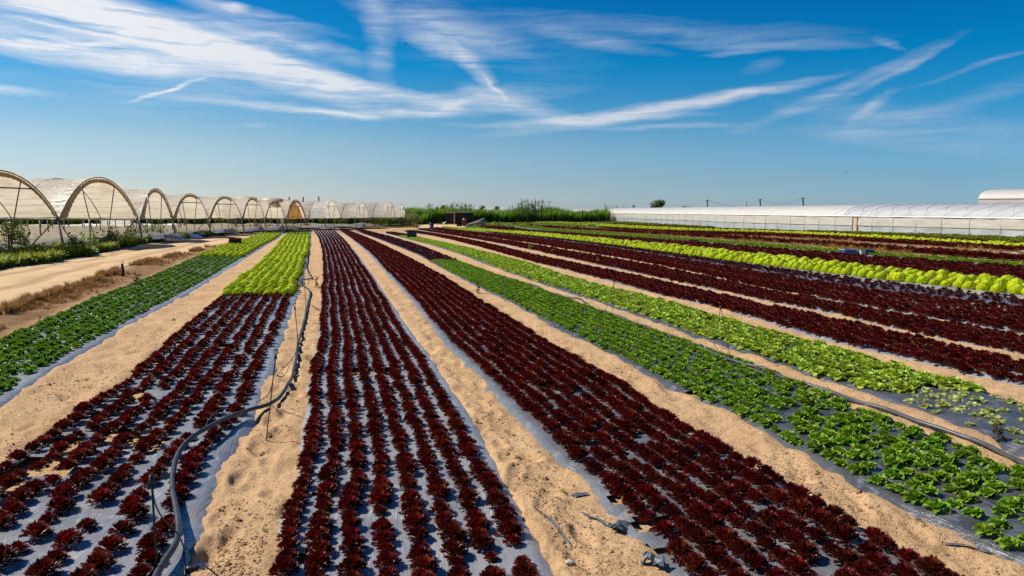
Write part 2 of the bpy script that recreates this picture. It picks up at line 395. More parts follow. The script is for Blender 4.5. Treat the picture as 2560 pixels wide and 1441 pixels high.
def build_world():
    w = bpy.data.worlds.new('World'); scene.world = w; w.use_nodes = True
    w.node_tree.nodes.clear(); N = NT(w.node_tree)
    out = N.n('ShaderNodeOutputWorld'); bg = N.n('ShaderNodeBackground')
    sky = N.n('ShaderNodeTexSky', sky_type='NISHITA', sun_disc=False, sun_elevation=SUN_EL, sun_rotation=SUN_AZ,
              air_density=1.0, dust_density=0.2, ozone_density=2.5, altitude=0)
    d = N.n('ShaderNodeTexCoord').outputs['Generated']
    sep = N.n('ShaderNodeSeparateXYZ', ins={0: d})
    az = N.math('ARCTAN2', sep.outputs[0], sep.outputs[1])
    el = N.math('ARCSINE', sep.outputs[2])
    base = N.n('ShaderNodeHueSaturation', ins={'Hue': 0.5, 'Saturation': SKY_SAT, 'Value': 1.0, 'Color': sky.outputs[0]}).outputs[0]
    # deeper blue high up (polarised deep sky of the photograph)
    def ramp4(stops):
        r = N.n('ShaderNodeValToRGB', ins={0: N.math('MULTIPLY', el, 2.5)}); e = r.color_ramp.elements
        for i, (p, c) in enumerate(stops):
            x = e[i] if i < 2 else e.new(p)
            x.position = p; x.color = (*c, 1)
        return r.outputs[0]
    left = ramp4([(.10, (.66, .69, .86)), (.85, (.01, .50, .77)), (.22, (.72, .73, .77)), (.34, (.46, .70, .80)), (.48, (.05, .635, .83)), (.0, (.68, .74, 1.08))])
    right = ramp4([(.10, (.31, .53, .87)), (.85, (.006, .37, .66)), (.22, (.26, .58, .84)), (.34, (.09, .57, .81)), (.48, (.008, .545, .79)), (.0, (.34, .58, 1.12))])
    tint = N.mix(N.ramp(az, -0.45, 0.55), left, right)
    base = N.mix(1.0, base, tint, 'MULTIPLY')
    # cirrus: strokes in azimuth / elevation, frayed by noise
    v0 = N.n('ShaderNodeCombineXYZ', ins={0: az, 1: el, 2: 0.0}).outputs[0]
    wn = N.n('ShaderNodeTexNoise', ins={'Vector': N.scalev(v0, (5, 14, 1)), 'Scale': 1.0, 'Detail': 5.0, 'Roughness': 0.6}).outputs['Color']
    wv = N.n('ShaderNodeVectorMath', operation='SUBTRACT', ins={0: wn, 1: (0.5, 0.5, 0.5)}).outputs[0]
    v = N.n('ShaderNodeVectorMath', operation='ADD', ins={0: v0, 1: N.scalev(wv, (0.065, 0.026, 0))}).outputs[0]
    strokes = [  # u, v, angle (deg, down to the right), half length, half width, strength
        (300,88,8,620,95,.82),(620,150,14,520,50,0.8),(100,112,5,420,34,0.7),(850,195,13,330,20,0.6),(720,95,12,260,30,0.5),(230,22,6,500,45,0.45),
        (945,85,80,150,42,0.3),(1090,60,14,260,60,0.40),(1185,172,46,100,26,0.62),(1235,226,48,50,8,0.5),(1115,120,20,130,28,0.45),(1230,110,12,420,130,0.15),
        (1110,258,-6,380,32,0.5),(1060,282,-2,300,14,0.4),(820,285,4,190,11,0.45),(600,256,4,360,15,0.36),(428,222,-24,95,6,0.8),
        (1600,278,-8,480,24,0.66),(1440,302,-2,380,13,0.6),(1780,246,-8,330,16,0.6),(2110,218,-21,290,22,0.42),(2230,186,-26,150,12,0.36),(1650,318,0,260,10,0.35),(1290,265,14,180,30,0.55),(1150,262,-18,170,13,0.25),
        (1730,78,6,520,36,0.27),(1900,112,5,300,15,0.27),(1480,100,10,240,20,0.28),(1840,128,2,90,8,0.4),(1905,160,-10,60,22,0.25),(2220,112,30,40,10,0.3),
        (2250,300,14,420,46,0.25),(2380,265,-14,320,26,0.28),(2440,345,6,380,56,0.25),(2500,155,-14,240,8,0.28),(2320,370,12,330,28,0.26),(2190,270,-40,70,20,0.45),
        (0,218,4,130,14,0.45),(300,235,8,700,100,0.12),(560,12,10,330,22,0.4),(600,12,0,40,14,0.4),(640,315,0,30,10,0.2),(1950,330,6,600,30,0.10)]
    tot = None
    for (u, vv, ang, L, W, I) in strokes:
        r = ray(u, vv); r = r / np.linalg.norm(r)
        a0, e0 = math.atan2(r[0], r[1]), math.asin(r[2])
        mp = N.n('ShaderNodeMapping', vector_type='TEXTURE', ins={'Vector': v, 'Location': (a0, e0, 0), 'Rotation': (0, 0, math.radians(-ang)), 'Scale': (L / F, W / F, 1)})
        g = N.n('ShaderNodeTexGradient', gradient_type='SPHERICAL', ins={'Vector': mp.outputs[0]}).outputs['Fac']
        tot = N.math('MULTIPLY', g, I * 1.5) if tot is None else N.math('MULTIPLY_ADD', g, I * 1.5, tot)
    rot = N.n('ShaderNodeMapping', ins={'Vector': v, 'Rotation': (0, 0, math.radians(9)), 'Scale': (6, 120, 1)}).outputs[0]
    fib = N.noise(rot, 1.0, 8, 0.68, 0.5)
    rot2 = N.n('ShaderNodeMapping', ins={'Vector': v, 'Rotation': (0, 0, math.radians(-14)), 'Scale': (9, 40, 1)}).outputs[0]
    fib2 = N.noise(rot2, 1.0, 7, 0.65, 0.8)
    fray = N.math('MULTIPLY_ADD', N.ramp(fib, 0.27, 0.73), 0.80, N.math('MULTIPLY', N.ramp(fib2, 0.3, 0.7), 0.5))
    dens = N.math('MULTIPLY', tot, fray)
    dens = N.math('MAXIMUM', N.math('MULTIPLY_ADD', dens, 1.0, -0.04), 0.0)
    dens = N.math('MINIMUM', dens, 0.94)
    thin = N.math('MULTIPLY', N.ramp(el, 0.02, 0.12), dens)
    cloudc = N.mix(N.ramp(az, -0.5, 0.6), (7.3, 7.4, 7.6), (3.7, 4.4, 5.6))
    c = N.mix(thin, base, cloudc)
    N.t.links.new(c, bg.inputs[0]); bg.inputs[1].default_value = SKY_STRENGTH
    N.t.links.new(bg.outputs[0], out.inputs[0])

SKY_STRENGTH = 0.085
SKY_SAT = 1.25
build_world()
ld = bpy.data.lights.new('sun', 'SUN'); ld.energy = 5.0; ld.angle = math.radians(0.5); ld.color = (1.0, 0.94, 0.84)
sun = bpy.data.objects.new('sun', ld); link(sun); sun.rotation_euler = S.to_track_quat('Z', 'Y').to_euler()
cd = bpy.data.cameras.new('camera'); cam = bpy.data.objects.new('camera', cd); link(cam)
cd.sensor_width = 36.0; cd.lens = 36.0 * F / 2560.0; cd.clip_end = 12000; cd.clip_start = 0.05
cam.location = (0, 0, CAMH); cam.rotation_euler = (PI / 2 - PITCH, 0, 0); scene.camera = cam
scene.cycles.use_denoising = False
vs = scene.view_settings; vs.view_transform = 'Standard'; vs.look = 'None'; vs.exposure = 0.5; vs.gamma = 1.0

# ------------------------------------------------------------------ ground
MARG = {'A': (-.03, .10), 'B': (.0, .065), 'G': (-.06, -.06), 'H': (-.06, -.06), 'I': (-.08, -.08), 'J': (-.08, -.08), 'C': (-.03, .08), 'D': (.065, -.03), 'E': (.0, -.03), 'F': (.05, -.03)}
def bed_mask(x, y, margin=0.0):
    m = np.full(x.shape, -9.0)
    for k in MULCHED:
        b = BEDS[k]; ml, mr = MARG.get(k, (.02, .02)); d = np.minimum(x - b.xl(y) + ml, b.xr(y) - x + mr) + margin
        d = np.where(y < b.y1, d, -9.0); m = np.maximum(m, d)
    return m

def road_mask(x, y):
    d = np.minimum(x - ROAD.xl(y), ROAD.xr(y) - x)
    return np.where((y > 3) & (y < ROAD.y1), d, -9.0)

FP = []
def lay_prints(pix, n, side):
    pts = [G(u, v)[:2] for u, v in pix]; path = np.array(smooth_path([(p[0], p[1], 0) for p in pts], .05))[:, :2]
    L = np.concatenate([[0], np.cumsum(np.linalg.norm(np.diff(path, axis=0), axis=1))]); t = 0.0; k = 0; r = random.Random(len(FP) + 4)
    while t < L[-1] and k < n:
        i = min(int(np.searchsorted(L, t)), len(path) - 2); d = path[i + 1] - path[i]; d = d / np.linalg.norm(d); q = np.array([-d[1], d[0]])
        c = path[i] + q * ((-1) ** k * .075 + r.gauss(0, .04)); FP.append((c[0], c[1], math.atan2(d[1], d[0]) + r.gauss(0, .2), r.uniform(.6, 1.1)))
        t += r.uniform(.24, .42); k += 1
lay_prints([(1480,1400),(1330,1200),(1200,1000),(1090,850),(1000,740),(930,660)], 60, 0)
lay_prints([(1390,1430),(1260,1180),(1130,960),(1040,820)], 40, 1)
lay_prints([(560,1400),(640,1150),(730,950),(775,820),(785,700)], 60, 2)
lay_prints([(30,1120),(250,940),(430,810),(560,720),(660,640)], 60, 3)
lay_prints([(2380,1400),(2100,1240),(1800,1060),(1500,920),(1250,780)], 60, 4)
lay_prints([(2480,1170),(2150,1040),(1850,930)], 30, 5)
def prints_z(x, y):
    z = np.zeros(np.shape(x))
    for cx_, cy_, a, w in FP:
        m = (np.abs(x - cx_) < .3) & (np.abs(y - cy_) < .3)
        if not m.any(): continue
        dx, dy = x[m] - cx_, y[m] - cy_; ca, sa = math.cos(a), math.sin(a)
        e = ((dx * ca + dy * sa) / .13) ** 2 + ((-dx * sa + dy * ca) / .055) ** 2
        z[m] += w * (-.024 * np.exp(-e ** 2) + .010 * np.exp(-((e - 1.9) / .9) ** 2))
    return z
def ground_z(x, y):
    r = np.hypot(x, y)
    base = zt(y)
    amp = np.clip(1.2 - r / 45.0, 0.10, 1.0)
    n = fbm(x * 1.1, y * 1.1, 3, 3) * 0.032 + fbm(x * 4.2, y * 4.2, 3, 9) * 0.036 + fbm(x * 12, y * 12, 2, 21) * 0.015
    pit = np.clip(vnoise(x * 3.4, y * 2.4, 44) - 0.22, 0, 1) * -0.20
    z = (n + pit) * amp + 0.012
    z = z + prints_z(x, y)
    m = bed_mask(x, y, 0.0) + fbm(x * 2.3, y * 2.3, 3, 77) * .10 * np.clip(1.2 - r / 60, 0, 1)
    t = np.clip(m / 0.08 + .2, 0, 1)
    edge = np.clip(1 - np.abs(m + 0.09) / 0.16, 0, 1) * 0.014 * amp
    z = z * (1 - t) + (-0.004 + n * 0.10) * t + edge
    q = np.clip(road_mask(x, y) / 0.5 + 0.2, 0, 1)
    z = z * (1 - q) + (-0.07) * q
    # low bank with dry grass between road and bed A
    dl = BEDS['A'].xl(y) - x; dr = x - ROAD.xr(y)
    bank = np.clip(np.minimum(dl - 0.3, dr + 0.3) / 1.0, 0, 1) * ((y > 3) & (y < 60))
    z = z + bank * 0.07
    far = np.clip((r - 70) / 20, 0, 1)
    z = z * (1 - far) - 0.10 * far * (y > 20)
    return z + base

TH = np.concatenate([np.linspace(-PI, -0.95, 40, endpoint=False), np.linspace(-0.95, 0.95, 560), np.linspace(0.95, PI, 41)[1:]])
RR = np.concatenate([np.exp(np.linspace(math.log(1.2), math.log(110), 640)), np.exp(np.linspace(math.log(118), math.log(6000), 26))])
TT, RG = np.meshgrid(TH, RR)
gx, gy = RG * np.sin(TT), RG * np.cos(TT)
gz = ground_z(gx, gy)
bank_w = np.clip(np.minimum(BEDS['A'].xl(gy) - gx, gx - ROAD.xr(gy)) / 0.8 + 0.3, 0, 1) * ((gy > 2) & (gy < 70))
deb = np.clip(np.minimum(gx - BEDS['M'].xr(gy), BEDS['O'].xl(gy) - gx) / 0.8 + 0.5, 0, 1) * (gy > 10)
soil = np.clip(bank_w * 1.15 + deb + np.clip((np.hypot(gx, gy) - 60) / 60, 0, 0.4), 0, 1)
soil = np.clip(soil + fbm(gx * 0.6, gy * 0.6, 3, 70) * 0.5 * (soil > 0.02), 0, 1)
P = np.stack([gx, gy, gz], -1)
gm = grid_mesh('ground', P, M['sand'], attrs={'soil': soil})
tag(link(bpy.data.objects.new('ground', gm)), kind='structure')
cap = MB(); ring = [(1.25 * math.sin(a), 1.25 * math.cos(a), 0.0) for a in np.linspace(0, 2 * PI, 24, endpoint=False)]
cap.add(ring, [tuple(range(24))[::-1]]); tag(cap.obj('ground_patch', M['sand']), kind='structure')

def strip_mesh(name, mat, xl, xr, y0, y1, ny, nx, dz, bump=0.0):
    ys = np.exp(np.linspace(math.log(y0), math.log(y1), ny)); f = np.linspace(0, 1, nx)
    Y = np.repeat(ys[:, None], nx, 1); wob = vnoise(ys * 0.9, ys * 0 + 3, 5)[:, None] * 0.5
    XL, XR = xl(ys)[:, None] + wob, xr(ys)[:, None] + np.roll(wob, 17)
    X = XL + (XR - XL) * f[None]
    Z = zt(Y) + dz + (fbm(X * 0.8, Y * 0.8, 3, 31) * bump)
    tr = np.exp(-((f - 0.30) / 0.07) ** 2) + np.exp(-((f - 0.66) / 0.07) ** 2)
    Z = Z - tr[None] * bump * 0.8
    me = grid_mesh(name, np.stack([X, Y, Z], -1), mat, attrs={'track': np.repeat(tr[None], ny, 0)})
    return link(bpy.data.objects.new(name, me))
tag(strip_mesh('dirt_road', M['road'], ROAD.xl, ROAD.xr, 5.0, ROAD.y1, 260, 40, 0.0, 0.05), kind='structure')
# turf beyond the road, under the tunnels, and behind the fields
tag(strip_mesh('grass_verge', M['turf'], lambda y: y * 0 - 240, lambda y: np.where(y < ROAD.y1, ROAD.xl(np.minimum(y, ROAD.y1)) + 0.2, ROAD.xl(ROAD.y1) + (y - ROAD.y1) * 0.2), 6.0, 150, 160, 60, 0.06, 0.04), kind='structure')
def far_l(y): return ROAD.xl(ROAD.y1) + (y - ROAD.y1) * 0.2 + 0.3
fy = np.linspace(100, 420, 40)
me = grid_mesh('grassland', np.stack(np.meshgrid(np.linspace(-14, 320, 40), np.linspace(104, 150, 12)) + [np.full((12, 40), -0.57)], -1), M['turf'])
tag(link(bpy.data.objects.new('grassland', me)), kind='structure')
me = grid_mesh('far_fields', np.stack(np.meshgrid(np.linspace(-1500, 1500, 60), np.linspace(150, 3000, 40)) + [np.full((40, 60), -0.56)], -1), M['turf'])
tag(link(bpy.data.objects.new('far_fields', me)), kind='structure')
g1, g2, g3, g4 = G(1050, 571), G(1165, 569.5), G(1150, 562), G(1050, 563)
tk = MB(); tk.add([g1 + [0, 0, .04], g2 + [0, 0, .04], g3 + [0, 0, .04], g4 + [0, 0, .04]], [(0, 1, 2, 3)])
tag(tk.obj('sandy_track', M['road']), kind='structure')

# ------------------------------------------------------------------ mulch sheets
TEARS = [(905,930,34,15),(955,930,36,15),(870,932,16,9),(820,1185,20,20),(806,1240,16,26),(770,1395,35,24),(815,1330,14,14),
         (180,1110,60,18),(290,1090,40,22),(120,1160,60,30),(30,1200,40,30),(370,1110,40,20),(330,985,40,14),(430,860,40,8),(560,870,50,7),(60,1180,45,25),
         (1290,915,40,5),(1545,1010,26,9),(1570,1030,22,9),(1560,1240,40,22),(1620,1310,40,20),(1880,990,50,9),(2120,1035,16,5),(1330,750,30,4),(1640,1380,30,14),(1200,1010,10,5),
         (1740,985,30,8),(400,905,30,6),(250,1040,34,12),(640,815,14,5)]
def mulch_z(x, y, b):
    ml, mr = MARG.get(b.key, (.02, .02))
    d = np.minimum(x - b.xl(y) + ml, b.xr(y) - x + mr)
    t = np.clip((d + 0.14) / 0.20, 0, 1); t = t * t * (3 - 2 * t)
    return zt(y) + t * 0.105 - 0.06 + fbm(x * 6, y * 6, 2, 61) * 0.012 * np.clip((d + .1) / .2, 0, 1)
MULCH_LABEL = {
 'A': 'grey plastic mulch under the dark green lettuces beside the dirt road', 'B': 'grey-blue plastic mulch under the red bed that the black hose crosses',
 'C': 'grey-blue plastic mulch striping the eight-row red bed in the middle', 'D': 'grey plastic mulch under the wide red bed between two sandy paths',
 'E': 'dark grey plastic mulch under the bright green lettuces beside the pipe', 'F': 'dark plastic mulch under the pale lettuces, bare where the plants are battered',
 'G': 'plastic mulch under the dark red strip next to the pale bed', 'H': 'plastic mulch under the second dark red strip beyond the pale bed',
 'I': 'plastic mulch under the third dark red strip beyond the pale bed', 'J': 'plastic mulch under the fourth dark red strip beyond the pale bed',
 'S': 'silvery plastic mulch showing between small sparse purple lettuces below the lime row', 'K': 'plastic mulch under the row of round lime lettuces',
 'R': 'plastic mulch under the dark red strip behind the lime row', 'M': 'plastic mulch under the thin green strip behind the dark red strip'}
for k in MULCHED:
    b = BEDS[k]; ml, mr = MARG.get(k, (.03, .03)); near = k in 'ABCDEF'
    ys = [2.2 if k in 'BCDE' else 5.0]
    while ys[-1] < b.y1: ys.append(ys[-1] + max(0.07 if near else 0.15, ys[-1] * (0.011 if near else 0.016)))
    ys = np.array(ys); nx = 44 if near else 12
    f = np.linspace(0, 1, nx)
    wl = ml + .13 + fbm(ys * 1.9, ys * 0 + ord(k), 3, 7) * 0.04; wr = mr + .13 + fbm(ys * 1.9, ys * 0 + ord(k) + 40, 3, 8) * 0.04
    XL, XR = b.xl(ys) - wl, b.xr(ys) + wr
    X = XL[:, None] + (XR - XL)[:, None] * f[None]; Y = np.repeat(ys[:, None], nx, 1)
    Z = mulch_z(X, Y, b); Pm = np.stack([X, Y, Z], -1)
    cen = 0.25 * (Pm[:-1, :-1] + Pm[1:, 1:] + Pm[:-1, 1:] + Pm[1:, :-1])
    keep = np.ones(cen.shape[:2], bool)
    if near:
        u, v, _ = project(cen); wob = fbm(cen[..., 0] * 5, cen[..., 1] * 5, 3, 90)
        for (a, c, ra, rb) in TEARS: keep &= (((u - a) / ra) ** 2 + ((v - c) / rb) ** 2 + wob * 1.3) > 1
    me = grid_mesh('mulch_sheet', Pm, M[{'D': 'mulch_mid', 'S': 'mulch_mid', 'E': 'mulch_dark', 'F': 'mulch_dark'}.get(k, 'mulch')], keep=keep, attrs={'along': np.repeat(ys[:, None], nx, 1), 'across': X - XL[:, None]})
    tag(link(bpy.data.objects.new('mulch_sheet', me)), MULCH_LABEL[k], 'plastic mulch')

# ------------------------------------------------------------------ lettuce meshes
def lerp3(a, b, t): return tuple(a[i] + (b[i] - a[i]) * t for i in range(3))
def red_lettuce(seed, n=72, purple=False):
    """unit-diameter oakleaf rosette: a full cushion of finely divided leaves"""
    r = random.Random(seed); mb = MB()
    tipc = (0.104, 0.0095, 0.0065) if not purple else (0.060, 0.010, 0.024)
    basec = (0.12, 0.040, 0.006) if not purple else (0.08, 0.04, 0.03)
    for i in range(n):
        k = (i + 0.5) / n                                  # 0 inner .. 1 outer
        a = i * 2.39996 + r.uniform(-.25, .25)
        tilt = math.radians(8 + 70 * k ** 0.8 + r.uniform(-9, 9))
        l = (0.50 + 0.03 * k) * r.uniform(0.90, 1.08)
        ca, sa = math.cos(a), math.sin(a)
        def pt(s, side, lift=0.0):
            th = tilt * (0.62 + 0.42 * s)
            rr = 0.03 + l * s * math.sin(th); z = 0.02 + l * s * math.cos(th) * 1.05 + lift
            return (ca * rr - sa * side, sa * rr + ca * side, max(z, 0.012))
        bright = r.uniform(0.6, 1.45)
        def cc(s):
            c = lerp3(basec, tipc, min(1, max(0, (s - 0.45) / 0.4)))
            return tuple(q * bright for q in c)
        w = 0.042 * r.uniform(0.8, 1.25)
        vs_ = [pt(0.1, -w * .4), pt(0.1, w * .4), pt(0.66, -w), pt(0.66, w)]; cs = [cc(.1)] * 2 + [cc(.66)] * 2
        fs = [(0, 1, 3, 2)]
        for (sd, s0, s1, ang) in ((0, .64, 1.0, 0), (1, .60, .82, 1), (-1, .60, .82, 1), (1, .66, .93, .85), (-1, .66, .93, .85), (.5, .7, 1.0, .7), (-.5, .7, 1.0, .7)):
            j = len(vs_); lf = r.uniform(-.02, .05); s1 += r.uniform(-.04, .03)
            o0 = sd * w * 0.6; o1 = sd * (w * 0.8 + 0.062 * ang) + r.uniform(-.015, .015)
            ww = w * 0.62; sm = s0 * .4 + s1 * .6; tw = r.uniform(-.025, .025)
            vs_ += [pt(s0, o0 - ww * .6), pt(s0, o0 + ww * .6), pt(sm, o0 * .4 + o1 * .6 - ww, lf + tw), pt(sm, o0 * .4 + o1 * .6 + ww, lf - tw), pt(s1, o1 - ww * .45, lf + r.uniform(-.01, .05)), pt(s1, o1 + ww * .45, lf + r.uniform(-.01, .05))]
            cs += [cc(s0)] * 2 + [cc(sm)] * 2 + [cc(s1)] * 2
            fs += [(j, j + 1, j + 3, j + 2), (j + 2, j + 3, j + 5, j + 4)]
        mb.add(vs_, fs, cs)
    return mb.mesh('red_lettuce', M['red'], False)

def broad_lettuce(seed, n=15, dark=(0.085, 0.165, 0.010), lite=(0.235, 0.37, 0.026), flat=1.0, mat='green', rib=(0.30, 0.42, 0.12), ragged=0.0, slim=1.0):
    r = random.Random(seed); mb = MB()
    for i in range(n):
        k = (i + 0.5) / n; a = i * 2.39996 + r.uniform(-.2, .2)
        tilt = math.radians((12 + 54 * k ** 0.8 + r.uniform(-8, 8)) * flat); tilt = min(tilt, 1.50)
        l = (0.36 + 0.16 * k) * r.uniform(0.85, 1.12); wd = (0.15 + 0.09 * k) * r.uniform(0.85, 1.15) * slim
        ca, sa = math.cos(a), math.sin(a); ph = r.uniform(0, 6.28); br = r.uniform(0.75, 1.3)
        if ragged and r.random() < ragged: l *= r.uniform(.4, .8)
        vs_ = []; cs = []; fs = []
        ns, nw = 6, 7
        for p in range(ns):
            s = p / (ns - 1)
            prof = (0.22 + 0.78 * math.sin(min(1, s * 1.15) * PI * 0.62)) * (1 if s < 0.85 else 0.72)
            for q in range(nw):
                t = q / (nw - 1) * 2 - 1
                th = tilt * (0.75 + 0.5 * s)
                cup = 0.10 * t * t * (0.4 + s) - 0.05 * s * s
                ruf = 0.028 * math.sin(ph + q * 2.4 + p * 2.1) * (abs(t) ** 1.5 + 0.25) * (0.3 + s)
                side = t * wd * prof
                sl = s * (1 - 0.13 * t * t * s)
                rr = 0.02 + l * sl * math.sin(th) - (cup + ruf) * math.cos(th) * 0.7
                z = 0.02 + l * sl * math.cos(th) + (cup + ruf) * math.sin(th) * 1.0
                if s > .8: z -= 0.03 * (flat > 0.9) * k
                vs_.append((ca * rr - sa * side, sa * rr + ca * side, max(z, 0.01)))
                c = lerp3(dark, lite, 0.25 + 0.75 * (0.5 + 0.5 * math.sin(ph * 2 + p * 1.7 + q * 1.9)))
                if q == nw // 2: c = lerp3(c, rib, 0.55 * (1 - s))
                cs.append(tuple(x * br for x in c))
        for p in range(ns - 1):
            for q in range(nw - 1):
                if ragged and r.random() < ragged * 0.18: continue
                j = p * nw + q; fs.append((j, j + 1, j + nw + 1, j + nw))
        mb.add(vs_, fs, cs)
    return mb.mesh('green_lettuce', M[mat], True)

def frilly_lettuce(seed, n=26):
    r = random.Random(seed); mb = MB()
    lite, dark = (0.47, 0.58, 0.012), (0.27, 0.40, 0.010)
    for i in range(n):
        k = (i + 0.5) / n; a = i * 2.39996 + r.uniform(-.2, .2)
        tilt = math.radians(5 + 80 * k ** 0.75 + r.uniform(-6, 6))
        l = 0.48 * r.uniform(0.95, 1.06); wd = (0.13 + 0.07 * k) * r.uniform(.9, 1.1)
        ca, sa = math.cos(a), math.sin(a); ph = r.uniform(0, 6.28); br = r.uniform(0.85, 1.2)
        vs_ = []; cs = []; fs = []; ns, nw = 5, 9
        for p in range(ns):
            s = p / (ns - 1)
            prof = 0.3 + 0.7 * math.sin(min(1, s * 1.1) * PI * 0.6)
            for q in range(nw):
                t = q / (nw - 1) * 2 - 1
                th = tilt * (0.8 + 0.28 * s)
                ruf = 0.050 * math.sin(ph + q * 3.0 + p * 1.3) * s * s + 0.012 * r.uniform(-1, 1)
                side = t * wd * prof
                sl = s * (1 - 0.10 * t * t)
                rr = 0.02 + l * sl * math.sin(th) - ruf * math.cos(th)
                z = 0.02 + l * sl * math.cos(th) * 1.05 + ruf * math.sin(th)
                vs_.append((ca * rr - sa * side, sa * rr + ca * side, max(z, 0.01)))
                c = lerp3(dark, lite, min(1, 0.15 + 0.95 * s)); cs.append(tuple(x * br for x in c))
        for p in range(ns - 1):
            for q in range(nw - 1):
                j = p * nw + q; fs.append((j, j + 1, j + nw + 1, j + nw))
        mb.add(vs_, fs, cs)
    vs_ = []; fs = []; n1, n2 = 14, 8
    for p in range(n2):
        for q in range(n1):
            e = p / (n2 - 1) * PI / 2; a = q / n1 * 2 * PI; R = 0.40 * r.uniform(.88, 1.08)
            vs_.append((R * math.cos(e) * math.cos(a), R * math.cos(e) * math.sin(a), 0.02 + R * 1.05 * math.sin(e)))
    for p in range(n2 - 1):
        for q in range(n1): fs.append((p * n1 + q, p * n1 + (q + 1) % n1, (p + 1) * n1 + (q + 1) % n1, (p + 1) * n1 + q))
    mb.add(vs_, fs, [tuple(x * r.uniform(.8, 1.1) for x in lerp3(dark, lite, .6)) for _ in vs_])
    return mb.mesh('lime_lettuce', M['lime'], True)

def round_lettuce(seed, n=120):
    """closed round head covered with small crisped leaves"""
    r = random.Random(seed); mb = MB(); lite, dark = (0.53, 0.60, 0.008), (0.32, 0.42, 0.007)
    vs_ = []; fs = []; n1, n2 = 14, 8
    for p in range(n2):
        for q in range(n1):
            e = p / (n2 - 1) * PI / 2; a = q / n1 * 2 * PI; R = 0.42 * r.uniform(.92, 1.05)
            vs_.append((R * math.cos(e) * math.cos(a), R * math.cos(e) * math.sin(a), 0.03 + R * 1.05 * math.sin(e)))
    for p in range(n2 - 1):
        for q in range(n1): fs.append((p * n1 + q, p * n1 + (q + 1) % n1, (p + 1) * n1 + (q + 1) % n1, (p + 1) * n1 + q))
    mb.add(vs_, fs, [lerp3(dark, lite, r.random()) for _ in vs_])
    for i in range(n):
        z = (i + .5) / n; a = i * 2.39996 + r.uniform(-.3, .3); e = math.asin(z * .98 + .01)
        nrm = Vector((math.cos(e) * math.cos(a), math.cos(e) * math.sin(a), math.sin(e)))
        up = Vector((-math.sin(e) * math.cos(a), -math.sin(e) * math.sin(a), math.cos(e))); sd = nrm.cross(up)
        c0 = nrm * 0.40 * r.uniform(.96, 1.04); c0.z = c0.z * 1.05 + .03
        L, Wd = .13 * r.uniform(.8, 1.2), .13 * r.uniform(.8, 1.2); ph = r.uniform(0, 6); br = r.uniform(.85, 1.15)
        vs_ = []; cs = []; fs = []
        for p in range(3):
            for q in range(5):
                t = q / 2 - 1; f = p / 2
                w = c0 + up * (f * L - .03) + sd * (t * Wd * (.55 + .45 * f)) + nrm * (.015 + .07 * f + .028 * f * math.sin(ph + q * 2.6))
                vs_.append((w.x, w.y, max(.01, w.z))); cs.append(tuple(x * br for x in lerp3(dark, lite, .3 + .7 * f)))
        for p in range(2):
            for q in range(4): j = p * 5 + q; fs.append((j, j + 1, j + 6, j + 5))
        mb.add(vs_, fs, cs)
    return mb.mesh('lime_lettuce', M['lime'], True)

V_RED = [red_lettuce(s) for s in (1, 2, 3, 4, 5)]
V_PURP = [red_lettuce(s, 30, True) for s in (11, 12)]
V_GREEN = [broad_lettuce(s, 24, slim=.86) for s in (21, 22, 23, 24)]
V_GREEN2 = [broad_lettuce(s, 24, slim=.78, dark=(0.052, 0.13, 0.012), lite=(0.16, 0.285, 0.03)) for s in (25, 26, 27)]
V_OLIVE = [broad_lettuce(s, 14, (0.10, 0.125, 0.008), (0.23, 0.25, 0.018)) for s in (28, 29)]
V_HEAD = [round_lettuce(s) for s in (35, 36, 37)]
V_LIME = [frilly_lettuce(s) for s in (31, 32, 33, 34)]
V_PALE = [broad_lettuce(s, 14, (0.15, 0.24, 0.016), (0.38, 0.47, 0.055), 1.05, 'green', (0.55, 0.58, 0.2)) for s in (41, 42, 43)]
V_WRECK = [broad_lettuce(s, 8, (0.20, 0.27, 0.05), (0.52, 0.52, 0.22), 1.25, 'green', (0.6, 0.6, 0.35), 0.5) for s in (51, 52, 53)]

# ------------------------------------------------------------------ planting
def plant(bed, rows, step, y0, y1, dia, miss=0.03, seed=0, wobble=0.02, jit=0.018, hs=1.0):
    """-> array of x, y, z, rot, scale, row, height scale"""
    b = BEDS[bed]; r = np.random.default_rng(seed); out = []
    y1 = min(y1, b.y1)
    for k in range(rows):
        y = y0 + (k % 2) * step * 0.5
        while y < y1:
            yy = y + r.normal(0, jit); w = float(b.xr(yy) - b.xl(yy))
            x = float(b.xl(yy)) + w * (k + 0.5) / rows + float(vnoise(yy * 0.45, k * 0.15, seed)) * wobble * 2 + r.normal(0, jit)
            if r.random() > miss:
                out.append((x, yy, 0.0, r.uniform(0, 2 * PI), dia * r.uniform(0.78, 1.22) * (0.66 if r.random() < 0.08 else 1), k, hs))
            y += step * r.uniform(0.92, 1.08)
    a = np.array(out); a[:, 2] = mulch_z(a[:, 0], a[:, 1], b) - 0.004
    return a

def boundary(bed, cuts):
    """distance along a bed at which the crop changes, from a pixel"""
    return float(G(*cuts)[1])

